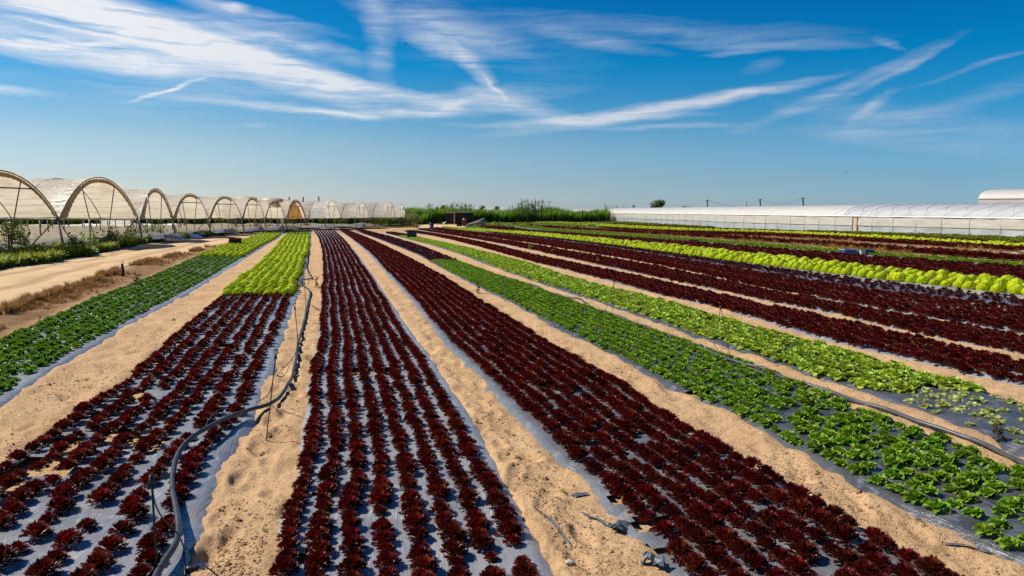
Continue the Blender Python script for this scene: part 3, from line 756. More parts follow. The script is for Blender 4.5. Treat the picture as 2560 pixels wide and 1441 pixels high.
yA = boundary('A', (600, 645)); yA2 = boundary('A', (665, 588))
yB = boundary('B', (648, 745)); yB2 = boundary('B', (750, 592))
yE = boundary('E', (1095, 655)); yF = boundary('F', (1000, 592)); yFw = boundary('F', (2330, 985)); yK = boundary('K', (1190, 576))
crops = {'red': [], 'green': [], 'lime': [], 'pale': []}
def grow(kind, bed, variants, arr): crops[kind].append((bed, variants, arr))
grow('green', 'A', V_GREEN2, plant('A', 7, 0.205, 4.5, yA, 0.192, 0.025, 1, 0.015, 0.014, 1.05))
grow('lime', 'A', V_HEAD, plant('A', 7, 0.25, yA, yA2, 0.27, 0.01, 2))
grow('green', 'A', V_GREEN, plant('A', 7, 0.25, yA2, 999, 0.25, 0.03, 3))
grow('red', 'B', V_RED, plant('B', 7, 0.195, 2.9, yB, 0.156, 0.03, 4, 0.03, 0.016))
grow('lime', 'B', V_HEAD, plant('B', 7, 0.25, yB, yB2, 0.27, 0.01, 5, 0.06))
grow('green', 'B', V_GREEN, plant('B', 7, 0.26, yB2, 999, 0.25, 0.02, 6))
grow('red', 'C', V_RED, plant('C', 8, 0.136, 2.9, 999, 0.138, 0.025, 7, 0.03, 0.010))
grow('red', 'D', V_RED, plant('D', 8, 0.145, 2.9, 999, 0.150, 0.02, 8, 0.035, 0.013))
grow('green', 'E', V_GREEN, plant('E', 8, 0.170, 3.0, yE, 0.157, 0.03, 9, 0.025, 0.020, 1.1))
grow('red', 'E', V_PURP, plant('E', 7, 0.26, yE, 999, 0.20, 0.06, 10))
grow('pale', 'F', V_WRECK, plant('F', 7, 0.21, 4.5, yFw, 0.17, 0.22, 11, 0.03, 0.04, 0.7))
grow('pale', 'F', V_PALE, plant('F', 7, 0.175, yFw, yF, 0.225, 0.015, 12, 0.03, 0.03))
grow('red', 'F', V_PURP, plant('F', 5, 0.35, yF, 999, 0.24, 0.15, 13))
grow('red', 'G', V_RED, plant('G', 6, 0.150, 5.5, 999, 0.172, 0.01, 14, 0.03, 0.02, 1.05))
grow('red', 'H', V_RED, plant('H', 6, 0.155, 6.0, 999, 0.172, 0.01, 15, 0.03, 0.02, 1.05))
grow('red', 'I', V_RED, plant('I', 5, 0.165, 7.0, 999, 0.180, 0.01, 16, 0.03, 0.02, 1.0))
grow('red', 'J', V_RED, plant('J', 5, 0.165, 8.0, 999, 0.180, 0.01, 17, 0.03, 0.02, 0.9))
grow('red', 'S', V_PURP, plant('S', 6, 0.17, 8.0, 999, 0.15, 0.12, 18, 0.03, 0.05, 1.0))
grow('lime', 'K', V_HEAD, plant('K', 4, 0.33, 8.0, yK, 0.36, 0.01, 19, 0.03, 0.03, 1.05))
grow('pale', 'K', V_PALE, plant('K', 5, 0.33, yK, 999, 0.33, 0.02, 20))
grow('red', 'R', V_RED, plant('R', 8, 0.26, 9.0, 999, 0.30, 0.03, 21, 0.04, 0.03, 0.8))
grow('green', 'M', V_GREEN, plant('M', 3, 0.30, 10.0, 999, 0.36, 0.02, 22, 0.05, 0.05, 0.9))
grow('red', 'P', V_RED, plant('P', 4, 0.30, 10.0, 999, 0.36, 0.03, 23, 0.05, 0.05, 1.0))
grow('red', 'Q', V_RED, plant('Q', 6, 0.30, 12.0, 999, 0.34, 0.03, 24, 0.05, 0.05, .8))
grow('lime', 'N', V_HEAD, plant('N', 3, 0.40, 12.0, 999, 0.42, 0.02, 25, 0.05, 0.05, 0.9))
grow('red', 'T', V_RED, plant('T', 4, 0.34, 14.0, 999, 0.32, 0.03, 26, 0.05, 0.05, .7))
grow('pale', 'O', V_OLIVE, plant('O', 9, 0.38, 14.0, 999, 0.50, 0.03, 27, 0.05, 0.06, 1.0))

ORD = 'zeroth first second third fourth fifth sixth seventh eighth ninth tenth eleventh twelfth thirteenth fourteenth fifteenth sixteenth seventeenth eighteenth nineteenth'.split()
TENS = {2: 'twent', 3: 'thirt', 4: 'fort', 5: 'fift', 6: 'sixt', 7: 'sevent', 8: 'eight', 9: 'ninet'}
def ordinal(n):
    if n < 20: return ORD[n]
    if n >= 100: return 'hundred-and-' + ordinal(n - 100) if n > 100 else 'hundredth'
    t, o = divmod(n, 10)
    return TENS[t] + ('ieth' if o == 0 else 'y-' + ORD[o])
# bed -> (row counting starts from the last row?, words)
ROWREF = {'A': (True, 'sandy path in the roadside bed'), 'B': (True, 'sandy path in the hose-crossed bed'), 'C': (False, 'hose path in the middle bed'),
          'D': (False, 'middle bed in the wide red bed'), 'E': (True, 'pipe in the green bed'), 'F': (False, 'pipe in the pale bed'),
          'G': (False, 'pale bed in the dark strip'), 'H': (False, 'pale bed in the second strip'), 'K': (False, 'purple plants in the lime bed'), 'I': (False, 'pale bed in the third strip')}
KIND = {'red': ('red_lettuce', 'dark red lettuce'), 'green': ('green_lettuce', 'green lettuce'), 'lime': ('lime_lettuce', 'lime lettuce'), 'pale': ('pale_lettuce', 'pale lettuce')}

def scatter(name, pts, rot, scl, idx, meshes, mat0=None, sz=None, tilt=None):
    """one object: instances of a few meshes on a cloud of points"""
    me = bpy.data.meshes.new(name); me.vertices.add(len(pts)); me.vertices.foreach_set('co', np.asarray(pts, np.float32).ravel())
    R = np.zeros((len(pts), 3), np.float32); R[:, 2] = rot
    if tilt is not None: R[:, :2] = tilt
    SC = np.repeat(np.asarray(scl, np.float32)[:, None], 3, 1)
    if sz is not None: SC[:, 2] *= sz
    me.attributes.new('rot', 'FLOAT_VECTOR', 'POINT').data.foreach_set('vector', R.ravel())
    me.attributes.new('scl', 'FLOAT_VECTOR', 'POINT').data.foreach_set('vector', SC.astype(np.float32).ravel())
    me.attributes.new('idx', 'INT', 'POINT').data.foreach_set('value', np.asarray(idx, np.int32))
    o = link(bpy.data.objects.new(name, me))
    t = bpy.data.node_groups.new(name + '_scatter', 'GeometryNodeTree')
    t.interface.new_socket('Geometry', in_out='INPUT', socket_type='NodeSocketGeometry')
    t.interface.new_socket('Geometry', in_out='OUTPUT', socket_type='NodeSocketGeometry')
    gi = t.nodes.new('NodeGroupInput'); go = t.nodes.new('NodeGroupOutput')
    iop = t.nodes.new('GeometryNodeInstanceOnPoints'); jn = t.nodes.new('GeometryNodeGeometryToInstance')
    # join keeps its links in reverse order, so feed it last-first
    for m in reversed(meshes):
        src = bpy.data.objects.new(name + '_source', m)
        oi = t.nodes.new('GeometryNodeObjectInfo'); oi.inputs['Object'].default_value = src; oi.inputs['As Instance'].default_value = True
        t.links.new(oi.outputs['Geometry'], jn.inputs[0])
    def attr(nm, typ):
        a = t.nodes.new('GeometryNodeInputNamedAttribute'); a.data_type = typ; a.inputs[0].default_value = nm; return a.outputs[0]
    t.links.new(gi.outputs[0], iop.inputs['Points']); t.links.new(jn.outputs[0], iop.inputs['Instance'])
    iop.inputs['Pick Instance'].default_value = True
    t.links.new(attr('idx', 'INT'), iop.inputs['Instance Index']); t.links.new(attr('scl', 'FLOAT_VECTOR'), iop.inputs['Scale'])
    e2r = t.nodes.new('FunctionNodeEulerToRotation'); t.links.new(attr('rot', 'FLOAT_VECTOR'), e2r.inputs[0]); t.links.new(e2r.outputs[0], iop.inputs['Rotation'])
    t.links.new(iop.outputs[0], go.inputs[0])
    md = o.modifiers.new('scatter', 'NODES'); md.node_group = t
    return o

def make_crops():
    for kind, lst in crops.items():
        nm, words = KIND[kind]
        allm = []; rows = []
        for bi, (bed, vars_, arr) in enumerate(lst):
            off = []
            for m in vars_:
                if m not in allm: allm.append(m)
                off.append(allm.index(m))
            for a in arr:
                rows.append((bi, bed, off[random.randrange(len(off))], a))
        A = np.array([q[3] for q in rows])
        u, v, dep = project(A[:, :3] + np.array([0, 0, 0.04]))
        inside = (u > -5) & (u < 2565) & (v > 300) & (v < 1446) & (dep > 0.5)
        size = A[:, 4] / dep
        order = np.argsort(-np.where(inside, size, -1))
        pick = set(int(i) for i in order[:300] if inside[i] and rows[i][1] in ROWREF)
        # rank of every in-frame plant in its row, counted from the bottom of the view
        rank = {}
        for i in sorted((i for i in range(len(rows)) if inside[i]), key=lambda i: A[i, 1]):
            key = (rows[i][1], int(A[i, 5])); rank[key] = rank.get(key, 0) + 1
            if i in pick:
                bed = rows[i][1]; rev, ref = ROWREF[bed]
                nr = int(max(q[3][5] for q in rows if q[1] == bed)) + 1
                row = nr - int(A[i, 5]) if rev else int(A[i, 5]) + 1
                o = bpy.data.objects.new(nm, allm[rows[i][2]]); link(o)
                o.location = A[i, :3].tolist(); o.rotation_euler = (random.gauss(0, .08), random.gauss(0, .08), A[i, 3]); s = float(A[i, 4]); o.scale = (s, s, s * float(A[i, 6]))
                w = {'red': 'red lettuce'}.get(kind, words)
                if kind == 'pale' and A[i, 1] < yFw: w = 'battered pale lettuce'
                lab = f"{w}, {ordinal(row)} row from {ref}, {ordinal(rank[key])} plant up"
                tag(o, lab, 'lettuce', f"{words}s growing in the beds")
        rest = [i for i in range(len(rows)) if i not in pick]
        Rr = A[rest]
        o = scatter(nm + '_crop', Rr[:, :3], Rr[:, 3], Rr[:, 4], [rows[i][2] for i in rest], allm, sz=Rr[:, 6], tilt=RNG.normal(0, .08, (len(rest), 2)))
        tag(o, f"{words}s filling the beds into the distance", 'lettuce crop', kind='stuff')
make_crops()

# ================================================================== irrigation
def part(mb, name, mat, root, smooth=True):
    o = mb.obj(name, mat, root, smooth)
    if root is not None and root.parent is None or True:
        pass
    return o
class LMB(MB):
    """builder that stores points relative to an origin"""
    def __init__(s, org): super().__init__(); s.o = np.array([float(q) for q in org])
    def add(s, vs, fs, col=None):
        super().add([(p[0] - s.o[0], p[1] - s.o[1], p[2] - s.o[2]) for p in vs], fs, col)

def pipe(name, pix, r, mat, label, dz=None, cat='hose'):
    pts = []
    for i, q in enumerate(pix):
        lift = q[2] if len(q) > 2 else 0.0
        pts.append(G(q[0], q[1], lift + r * 0.9))
    path = np.array(smooth_path(pts, 0.06)); lift = path[:, 2] - zt(path[:, 1]) - r * .9
    sup = np.maximum(ground_z(path[:, 0], path[:, 1]), np.where(bed_mask(path[:, 0], path[:, 1]) > 0, zt(path[:, 1]) + .045, -9))
    kk = np.ones(9) / 9; sup = np.convolve(np.pad(sup, 4, 'edge'), kk, 'valid') + .012
    path[:, 2] = sup + r + np.maximum(lift, 0); path = list(path)
    org = path[0]; mb = LMB(org); mb.tube(path, r, 10)
    o = mb.obj(name, mat); o.location = [float(q) for q in org]; tag(o, label, cat); return o
pipe('irrigation_hose', [(772,598),(771,625),(770,650),(767,672),(776,690),(779,698),(768,702),(754,703),(751,708),(758,718),(772,728),(775,738),(770,760),(764,790),(757,820),(748,850,.01),(742,890,.01),(736,925,.01),(722,965,.01),(700,1000,.01),(668,1022,.02),(620,1040,.03),(570,1060,.06),(525,1083,.09),(480,1112,.09),(448,1150,.06),(434,1200,.04),(434,1250,.03),(443,1300,.03),(448,1345,.03),(440,1385,.03),(415,1425,.03),(395,1460,.03),(370,1520,.03)],
     0.019, M['hose'], 'black irrigation hose snaking down the sandy path and over the red bed')
pipe('irrigation_hose', [(1075,655),(1130,672),(1180,683),(1215,695),(1240,697),(1285,705),(1330,715),(1345,720),(1365,730),(1402,742),(1445,748),(1465,762),(1485,775),(1520,787),(1590,812),(1640,831),(1700,852),(1757,882),(1830,912),(1920,937),(1957,955),(2070,987),(2145,1015),(2220,1037),(2295,1064),(2369,1086),(2464,1117),(2560,1165),(2640,1205)],
     0.020, M['hose2'], 'long grey irrigation pipe between the green bed and the pale bed', cat='pipe')
mbv = LMB(G(480, 1432)); 
c0 = G(470, 1436); path = [c0 + np.array(q) for q in ((0, 0, .02), (.008, .003, .028), (.016, .005, .022), (.024, .008, .028), (.032, .01, .022), (.040, .012, .027), (.05, .015, .02))]
mbv.tube(path, .024, 9, .020); o = mbv.obj('hose_end', M['black']); o.location = G(480, 1432).tolist()
tag(o, 'ribbed black hose end lying on sand at the bottom of the hose', 'hose end')

def sprinkler(base, top, label, tube=None, r=0.0045, y=None, thick=1.0):
    b = G(*base); yy = b[1] if y is None else y
    t = AT(top[0], top[1], yy)
    root = empty('sprinkler', b, label, 'sprinkler', 'sprinkler stakes along the pipes')
    m = LMB(b); m.tube([b - [0, 0, .03], b * .5 + t * .5 + [0.004, 0, 0], t], r * thick, 5); m.obj('stake', M['black'], root)
    h = LMB(b); h.tube([t - [0, 0, .045], t - [0, 0, .03], t + [0, 0, .004]], .014 * thick, 7, .008 * thick)
    h.tube([t + [-.012, 0, .004], t + [-.012, 0, .035]], .004, 4); h.tube([t + [.012, 0, .004], t + [.012, 0, .035]], .004, 4); h.tube([t + [-.018, 0, .036], t + [.018, 0, .036]], .007, 5)
    h.obj('head', M['black'], root)
    if tube:
        pts = [t - [0, 0, .04]] + [G(q[0], q[1], q[2] if len(q) > 2 else .01) for q in tube]
        w = LMB(b); w.tube(smooth_path(pts, .05), .0045, 5); w.obj('feed_tube', M['black'], root)
sprinkler((750,925),(737,766),'sprinkler stake whose tube loops back to the hose above the bare mulch edge',[(744,850,.35),(735,890,.08),(700,930,.03),(668,960,.02)])
sprinkler((664,1102),(689,885),'sprinkler stake with two tubes beside the bend of the black hose',[(684,940,.45),(672,985,.18),(640,1005,.03),(560,1020,.10),(525,1045,.14),(512,1075,.12)], thick=1.1)
sprinkler((392,1470),(378,1190),'thick black sprinkler stake standing among red lettuces left of the hose',[(388,1260,.42),(410,1300,.25),(440,1330,.12),(460,1370,.05),(462,1440,.04)], thick=1.35)
sprinkler((766,812),(761,706),'sprinkler stake at the kink of the black hose',[(764,745,.2),(775,758,.1),(800,778,.03)])
sprinkler((771,712),(770,640),'small sprinkler stake standing beside the straight upper hose')
sprinkler((1530,790),(1535,705),'sprinkler stake over the pale bed with its tube curving to the pipe',[(1518,765,.15),(1508,783,.08),(1520,782,.1),(1530,792,.03)])
sprinkler((1830,912),(1801,765),'leaning sprinkler stake in front of the dark red strip',[(1795,815,.3),(1785,855,.12),(1800,880,.04),(1840,895,.06),(1852,915,.03)])
sprinkler((1063,640),(1062,600),'sprinkler stake beside the dark crate in the pale bed')
for (u, vb, vt, lab) in ((2018,686,655,'sprinkler stake at the edge of the lime bed opposite the blue crates'),(2222,712,683,'sprinkler stake standing deep in the lime lettuces'),(2506,735,703,'sprinkler stake in the lime lettuces where the heads are largest'),(1854,660,634,'sprinkler stake at the middle of the lime bed'),
                      (2318,668,635,'sprinkler stake in the dark red strip behind the limes'),(1560,620,600,'sprinkler stake at the thin start of the lime bed'),(1645,628,606,'second sprinkler stake from the thin start of the lime bed'),(1539,690,664,'sprinkler stake standing on the sand between dark red strips'),
                      (1730,670,648,'sprinkler stake among the sparse purple plants'),(2318,835,790,'sprinkler stake poking out of a dense dark red strip')):
    sprinkler((u, vb), (u, vt), lab, r=.006)

# ================================================================== sandy clods, scraps, stones
def blob(seed, flat=0.6):
    r = random.Random(seed); mb = MB(); vs_ = []; fs = []
    n, m = 7, 5
    for i in range(m + 1):
        for k in range(n):
            a, e = 2 * PI * k / n, -PI / 2 + PI * i / m
            q = 0.5 * r.uniform(.7, 1.15)
            vs_.append((q * math.cos(a) * math.cos(e), q * math.sin(a) * math.cos(e), flat * q * math.sin(e)))
    for i in range(m):
        for k in range(n): fs.append((i * n + k, i * n + (k + 1) % n, (i + 1) * n + (k + 1) % n, (i + 1) * n + k))
    mb.add(vs_, fs); return mb
cl = []
for _ in range(60000):
    v = 580 + 880 * random.random() ** 0.8; u = random.uniform(-60, 2620)
    p = G0 = None
    d = ray(u, v); t = -CAMH / d[2]; cl.append((d[0] * t, d[1] * t))
cl = np.array(cl); keep = (bed_mask(cl[:, 0], cl[:, 1], .1) < 0) & (road_mask(cl[:, 0], cl[:, 1]) < .2) & (cl[:, 1] < 40) & (cl[:, 0] > ROAD.xr(cl[:, 1]))
keep &= fbm(cl[:, 0] * .9, cl[:, 1] * .9, 3, 12) + RNG.normal(0, .25, len(cl)) > 0.12
cl = cl[keep][:5000]; cz = ground_z(cl[:, 0], cl[:, 1])
sz_ = 0.004 + 0.010 * RNG.random(len(cl)) ** 3 + 0.035 * (RNG.random(len(cl)) > .98) * RNG.random(len(cl)) + cl[:, 1] * .0004
tag(scatter('clods', np.column_stack([cl, cz]), RNG.uniform(0, 6.28, len(cl)), sz_ * 1.6, RNG.integers(0, 3, len(cl)), [blob(s).mesh('clod', M['clod'], False) for s in (1, 2, 3)]),
    'small clods of dry sandy soil strewn along the paths', 'clods', kind='stuff')

def film_scrap(u, v, lx, ly, rz, label, seed, curl=.02):
    lx *= .8; ly *= .75; curl *= .7
    c = G(u, v, .012); n, m = 12, 7
    a = np.linspace(-1, 1, n)[:, None] * np.ones((1, m)); b = np.ones((n, 1)) * np.linspace(-1, 1, m)[None]
    X = a * lx * (1 + .25 * fbm(a * 2, b * 2, 2, seed)); Y = b * ly * np.sqrt(np.clip(1.15 - a * a, 0.05, 1)) * (1 + .4 * fbm(a * 3, b * 2, 2, seed + 3))
    Z = curl * (1 + 2 * fbm(a * 2.5, b * 2.5 + 7, 3, seed + 5)) + .004
    ca, sa = math.cos(rz), math.sin(rz)
    xx, yy = X * ca - Y * sa, X * sa + Y * ca
    gz_ = ground_z(c[0] + xx, c[1] + yy)
    me = grid_mesh('film_scrap', np.stack([xx, yy, np.maximum(Z, 0.004) + gz_ - c[2]], -1), M['scrap'])
    o = link(bpy.data.objects.new('film_scrap', me)); o.location = c.tolist()
    tag(o, label, 'plastic scrap', 'torn scraps of black film on the sand')
film_scrap(1450,1238,.075,.05,.3,'oval scrap of black film lying beside a seedling on the sandy path',1,.012)
film_scrap(1378,1320,.33,.012,1.95,'long thin strip of black film lying in the sandy path',2,.01)
film_scrap(1500,1310,.22,.014,2.2,'crooked thin strip of film near crumpled film on the path',3,.01)
film_scrap(1548,1325,.10,.06,.5,'crumpled black film at the edge of the wide red bed',4,.035)
film_scrap(1634,1420,.10,.05,2.3,'curled shiny film end sticking out under the wide red bed',5,.05)
film_scrap(2420,1372,.15,.025,2.45,'loose film flap at the lower corner of the green bed',6,.010)
film_scrap(2296,1306,.03,.02,.2,'tiny dark film flake on sand near the green bed',7,.008)
def stone(u, v, s, label, seed, grp='pale stones and clods on the ground', mat='stone', fl=.7):
    c = G(u, v); mb = blob(seed, fl); o = mb.obj('stone', M[mat], None, False)
    z = float(ground_z(np.array([c[0]]), np.array([c[1]]))[0])
    o.location = (float(c[0]), float(c[1]), z + s * .2); o.scale = (s * 1.3, s, s); o.rotation_euler = (0, 0, seed); tag(o, label, 'stone', grp)
stone(2040,746,.10,'white stone alone on the sand between two dark red strips',301)
stone(1425,1421,.05,'small pale stone on the sandy path by a red bed',302)
rr_ = random.Random(5)
for i, (u, v, s) in enumerate([(2265,619,.55),(2277,620,.5),(2322,622,.45),(2362,630,.3),(2440,628,.6),(2470,632,.55),(2538,638,.7),(2556,633,.6),(2300,634,.35),(2400,637,.35),(2500,644,.45),(2225,622,.4),(2190,613,.35),(2150,617,.3),(2060,606,.3),(1950,599,.3)]):
    stone(u, v, s * .42, f'pale stone in the rubble strip, {ordinal(16 - i)} counted from the open end', 310 + i, 'pale stones in the rubble strip', fl=.5)
wp = LMB(G(2010, 604)); wp.tube([G(1888, 600, .06), G(1925, 599, .08), G(1955, 603, .05), G(2035, 605.5, .06)], .05, 6); o = wp.obj('white_pipe', M['greycrate']); o.location = G(2010, 604).tolist()
tag(o, 'pale thin pipe lying on dry ground in front of the greenhouse', 'pipe')

# ================================================================== weeds and dry grass
def leafy(seed, n, h, w, leaf=.05, cols=((.045, .11, .010), (.16, .27, .025)), stems=6, name='weed', spike=0.0, mat='weed'):
    r = random.Random(seed); mb = MB()
    st = []
    for _ in range(stems):
        a = r.uniform(0, 6.28); q = r.uniform(.1, 1) * w
        top = Vector((math.cos(a) * q, math.sin(a) * q, h * r.uniform(.6, 1.0))); b0 = Vector((math.cos(a) * q * .35, math.sin(a) * q * .35, 0)); st.append((b0, top))
        mb.tube([b0[:], ((b0 + top) / 2 + Vector((0, 0, .05 * h)))[:], top[:]], .010 * h + .002, 4, .003 * h + .001); 
        mb.c[-12:] = [lerp3(cols[0], cols[1], .4)] * 12
    for i in range(n):
        b0, top = st[r.randrange(stems)]; s = r.uniform(.08, 1) ** .8
        p = b0.lerp(top, s); a = r.uniform(0, 6.28); rad = w * (.30 * (1.15 - s)) * r.random() ** .5
        p = p + Vector((math.cos(a) * rad, math.sin(a) * rad, r.uniform(-.05, .05) * h))
        L = leaf * r.uniform(.6, 1.4); up = r.uniform(-.3, .9)
        d = Vector((math.cos(a), math.sin(a), up)).normalized(); sd = d.cross(Vector((r.uniform(-.5, .5), r.uniform(-.5, .5), 1))).normalized() * L * .34
        c = lerp3(cols[0], cols[1], r.random() ** 1.3)
        mb.add([p[:], (p + d * L * .5 + sd)[:], (p + d * L)[:], (p + d * L * .5 - sd)[:]], [(0, 1, 2, 3)], c)
    return mb.mesh(name, M[mat], False)
def tuft(seed, n=26, h=1.0, w=.35, cols=((.17, .085, .03), (.45, .27, .11)), bw=.012, name='tuft', mat='dry', droop=.35):
    r = random.Random(seed); mb = MB()
    for _ in range(n):
        a = r.uniform(0, 6.28); q = r.uniform(0, .25) * w; L = h * r.uniform(.45, 1.0); le = r.uniform(.05, 1) * w
        b0 = Vector((math.cos(a) * q, math.sin(a) * q, 0)); dr = Vector((math.cos(a), math.sin(a), 0))
        p1 = b0 + dr * le * .4 + Vector((0, 0, L * .6)); p2 = b0 + dr * le * (1 + droop) + Vector((0, 0, L * (1 - droop * .5 * r.random())))
        sd = Vector((-math.sin(a), math.cos(a), 0)) * bw * r.uniform(.6, 1.4)
        c = lerp3(cols[0], cols[1], r.random())
        mb.add([(b0 - sd)[:], (b0 + sd)[:], (p1 + sd)[:], (p1 - sd)[:], p2[:]], [(0, 1, 2, 3), (3, 2, 4)], c)
    return mb.mesh(name, M[mat], False)
W_BUSH = [leafy(s, 260, 1.0, .42, .11, stems=9) for s in (1, 2, 3)]
W_LIGHT = [leafy(s, 220, 1.0, .5, .10, ((.09, .16, .014), (.28, .34, .03)), 9) for s in (4, 5)]
W_LOW = [leafy(s, 90, .5, .55, .14, ((.08, .14, .010), (.30, .36, .03)), 6) for s in (6, 7)] + [tuft(s, 30, .8, .4, ((.12, .17, .015), (.36, .38, .05)), .02, 'green_tuft', 'weed') for s in (8, 9)]
D_TUFT = [tuft(s, 34, 1.0, .55) for s in (1, 2, 3)] + [tuft(4, 24, .7, .6, ((.15, .08, .03), (.30, .18, .07)))]

# ground-hugging roadside weeds
pts = []; sc_ = []; ix = []
for _ in range(7000):
    y = math.exp(random.uniform(math.log(18), math.log(112))); x0 = float(ROAD.xl(y)); w = random.random() ** 1.6 * (3.2 if y < 60 else 5.0)
    x = x0 + .15 - w + float(vnoise(y * .5, 0, 3)) * .6
    if vnoise(x * .5, y * .5, 8) < -.18 and w > .6: continue
    pts.append((x, y, float(zt(y)) + .05)); sc_.append(random.uniform(.2, .55) * (1 + y / 130)); ix.append(random.randrange(4))
tag(scatter('roadside_weeds', pts, RNG.uniform(0, 6.28, len(pts)), sc_, ix, W_LOW), 'low green weeds growing along the far edge of the dirt road', 'weeds', kind='stuff')
# taller bushes one by one
BU = [(18,640,78,1),(48,628,70,0),(70,640,50,1),(5,655,40,1),(92,650,42,1),(118,652,38,1),(150,648,30,1),(30,600,60,0),(185,632,46,1),(205,640,54,0),(235,632,50,1),(262,622,50,0),(285,618,46,0),(312,610,40,0),(335,606,38,1),(352,602,40,0),(378,598,30,1),
      (398,598,34,0),(420,595,20,1),(445,592,18,1),(645,577,22,1),(672,577,16,0),(690,577,16,0),(735,573,20,1),(768,573,22,0),(853,567,20,1),(935,568,22,1),(950,567,24,1),(975,566,14,0),(1005,566,12,0)]
for i, (u, v, hp, k) in enumerate(BU):
    p = G(u, v); h = hp / F * p[1] * 1.1
    o = link(bpy.data.objects.new('weed_bush', (W_LIGHT if k else W_BUSH)[i % (2 if k else 3)]))
    o.location = (float(p[0]), float(p[1]), float(p[2]) + .02); o.rotation_euler.z = i * 1.7; o.scale = (h * 1.15, h * 1.15, h)
    tag(o, f"{'light' if k else 'dark'} green weed bush along the road verge, {ordinal(i + 1)} going away from the camera", 'weed bush', 'weed bushes along the road verge')
# dry grass on the bank
pts = []; sc_ = []; ix = []
for _ in range(3600):
    y = math.exp(random.uniform(math.log(9), math.log(62))); a, b = float(ROAD.xr(y)), float(BEDS['A'].xl(y))
    f = random.betavariate(1.3, 2.6); x = a + .1 + (b - a - .35) * f
    if b - a < .5 or vnoise(x * .7 + 3, y * .45, 14) + .7 * vnoise(x * 2.1, y * 1.4, 15) < (-.02 if y > 16 else .15): continue
    pts.append((x, y, float(ground_z(np.array([x]), np.array([y]))[0]) - .01)); sc_.append(random.uniform(.07, .24) * (1.2 if f < .4 else .75)); ix.append(random.randrange(4))
tag(scatter('dry_grass', pts, RNG.uniform(0, 6.28, len(pts)), sc_, ix, D_TUFT), 'brown dry grass on the bank between dirt road and green bed', 'dry grass', kind='stuff')
pts = []; sc_ = []
for _ in range(1800):
    y = math.exp(random.uniform(math.log(24), math.log(110))); a, b = float(BEDS['M'].xr(y)) + .4, float(BEDS['Q'].xl(y)) - .3
    x = random.uniform(a, b)
    if b - a < .6 or vnoise(x * .35, y * .2, 17) < -.05: continue
    pts.append((x, y, float(zt(y)) - .02)); sc_.append(random.uniform(.15, .42))
tag(scatter('straw_grass', pts, RNG.uniform(0, 6.28, len(pts)), sc_, RNG.integers(0, 2, len(pts)), [tuft(21, 30, 1, .7, ((.30, .17, .05), (.55, .33, .10))), tuft(22, 26, .8, .7, ((.12, .13, .03), (.30, .26, .06)))]), 'straw coloured dry grass on the rubble strip between far beds', 'dry grass', kind='stuff')

BOLT = [leafy(61, 60, 1.0, .30, .20, ((.10, .045, .012), (.14, .16, .03)), 3, 'bolting_plant'), leafy(62, 50, 1.0, .28, .22, ((.08, .015, .012), (.14, .05, .02)), 3, 'bolting_plant'), leafy(63, 70, 1.0, .5, .22, ((.10, .18, .01), (.28, .42, .03)), 5, 'bolting_plant')]
for (u, v, hp, k, lab) in [(2500,1112,50,0,'bolting reddish green plant among the battered pale lettuces'),(790,722,26,1,'lone dark red plant on the sand beside the hose kink'),(1196,735,28,1,'reddish brown bolted plant at the edge of the green bed'),(345,722,36,0,'thin yellow-green weed standing on the bank beside the green bed'),
        (100,812,16,1,'single small red plant at the outer edge of the roadside bed'),(1496,662,16,2,'bright green weed in the dark red strip, biggest of those there'),(1312,640,14,2,'bright green weed in the first dark red strip beyond the pale bed'),(1328,626,14,2,'bright green weed above another in the red strips'),
        (1382,634,10,2,'small green weed rising from the second dark red strip'),(1454,642,12,2,'pale green weed sticking out of the third dark red strip'),(1262,760,10,1,'small reddish weed on the sandy path above the green bed'),(1405,1236,14,2,'green seedling beside the oval film scrap'),(1270,1060,0,2,''),
        (1170,860,0,2,''),(2008,960,10,0,'thin weed on the sand between pipe and pale bed'),(1640,1345,14,2,'tiny green seedling at the tip of the wide red bed'),(2085,640,0,2,''),(1190,1060,16,2,'green weed sprouting on the path beside the middle bed'),(960,1330,0,2,''),(660,1330,12,2,'tiny green seedling on the sand below the hose'),(772,1418,12,2,'bright green seedling at the foot of the middle bed')]:
    if not hp: continue
    p = G(u, v); h = hp / F * float(np.hypot(p[0], p[1]) + .3); o = link(bpy.data.objects.new('sprouting_weed', BOLT[k]))
    o.location = p.tolist(); o.rotation_euler.z = u; o.scale = (h, h, h); tag(o, lab, 'weed', 'weeds sprouting between the beds')

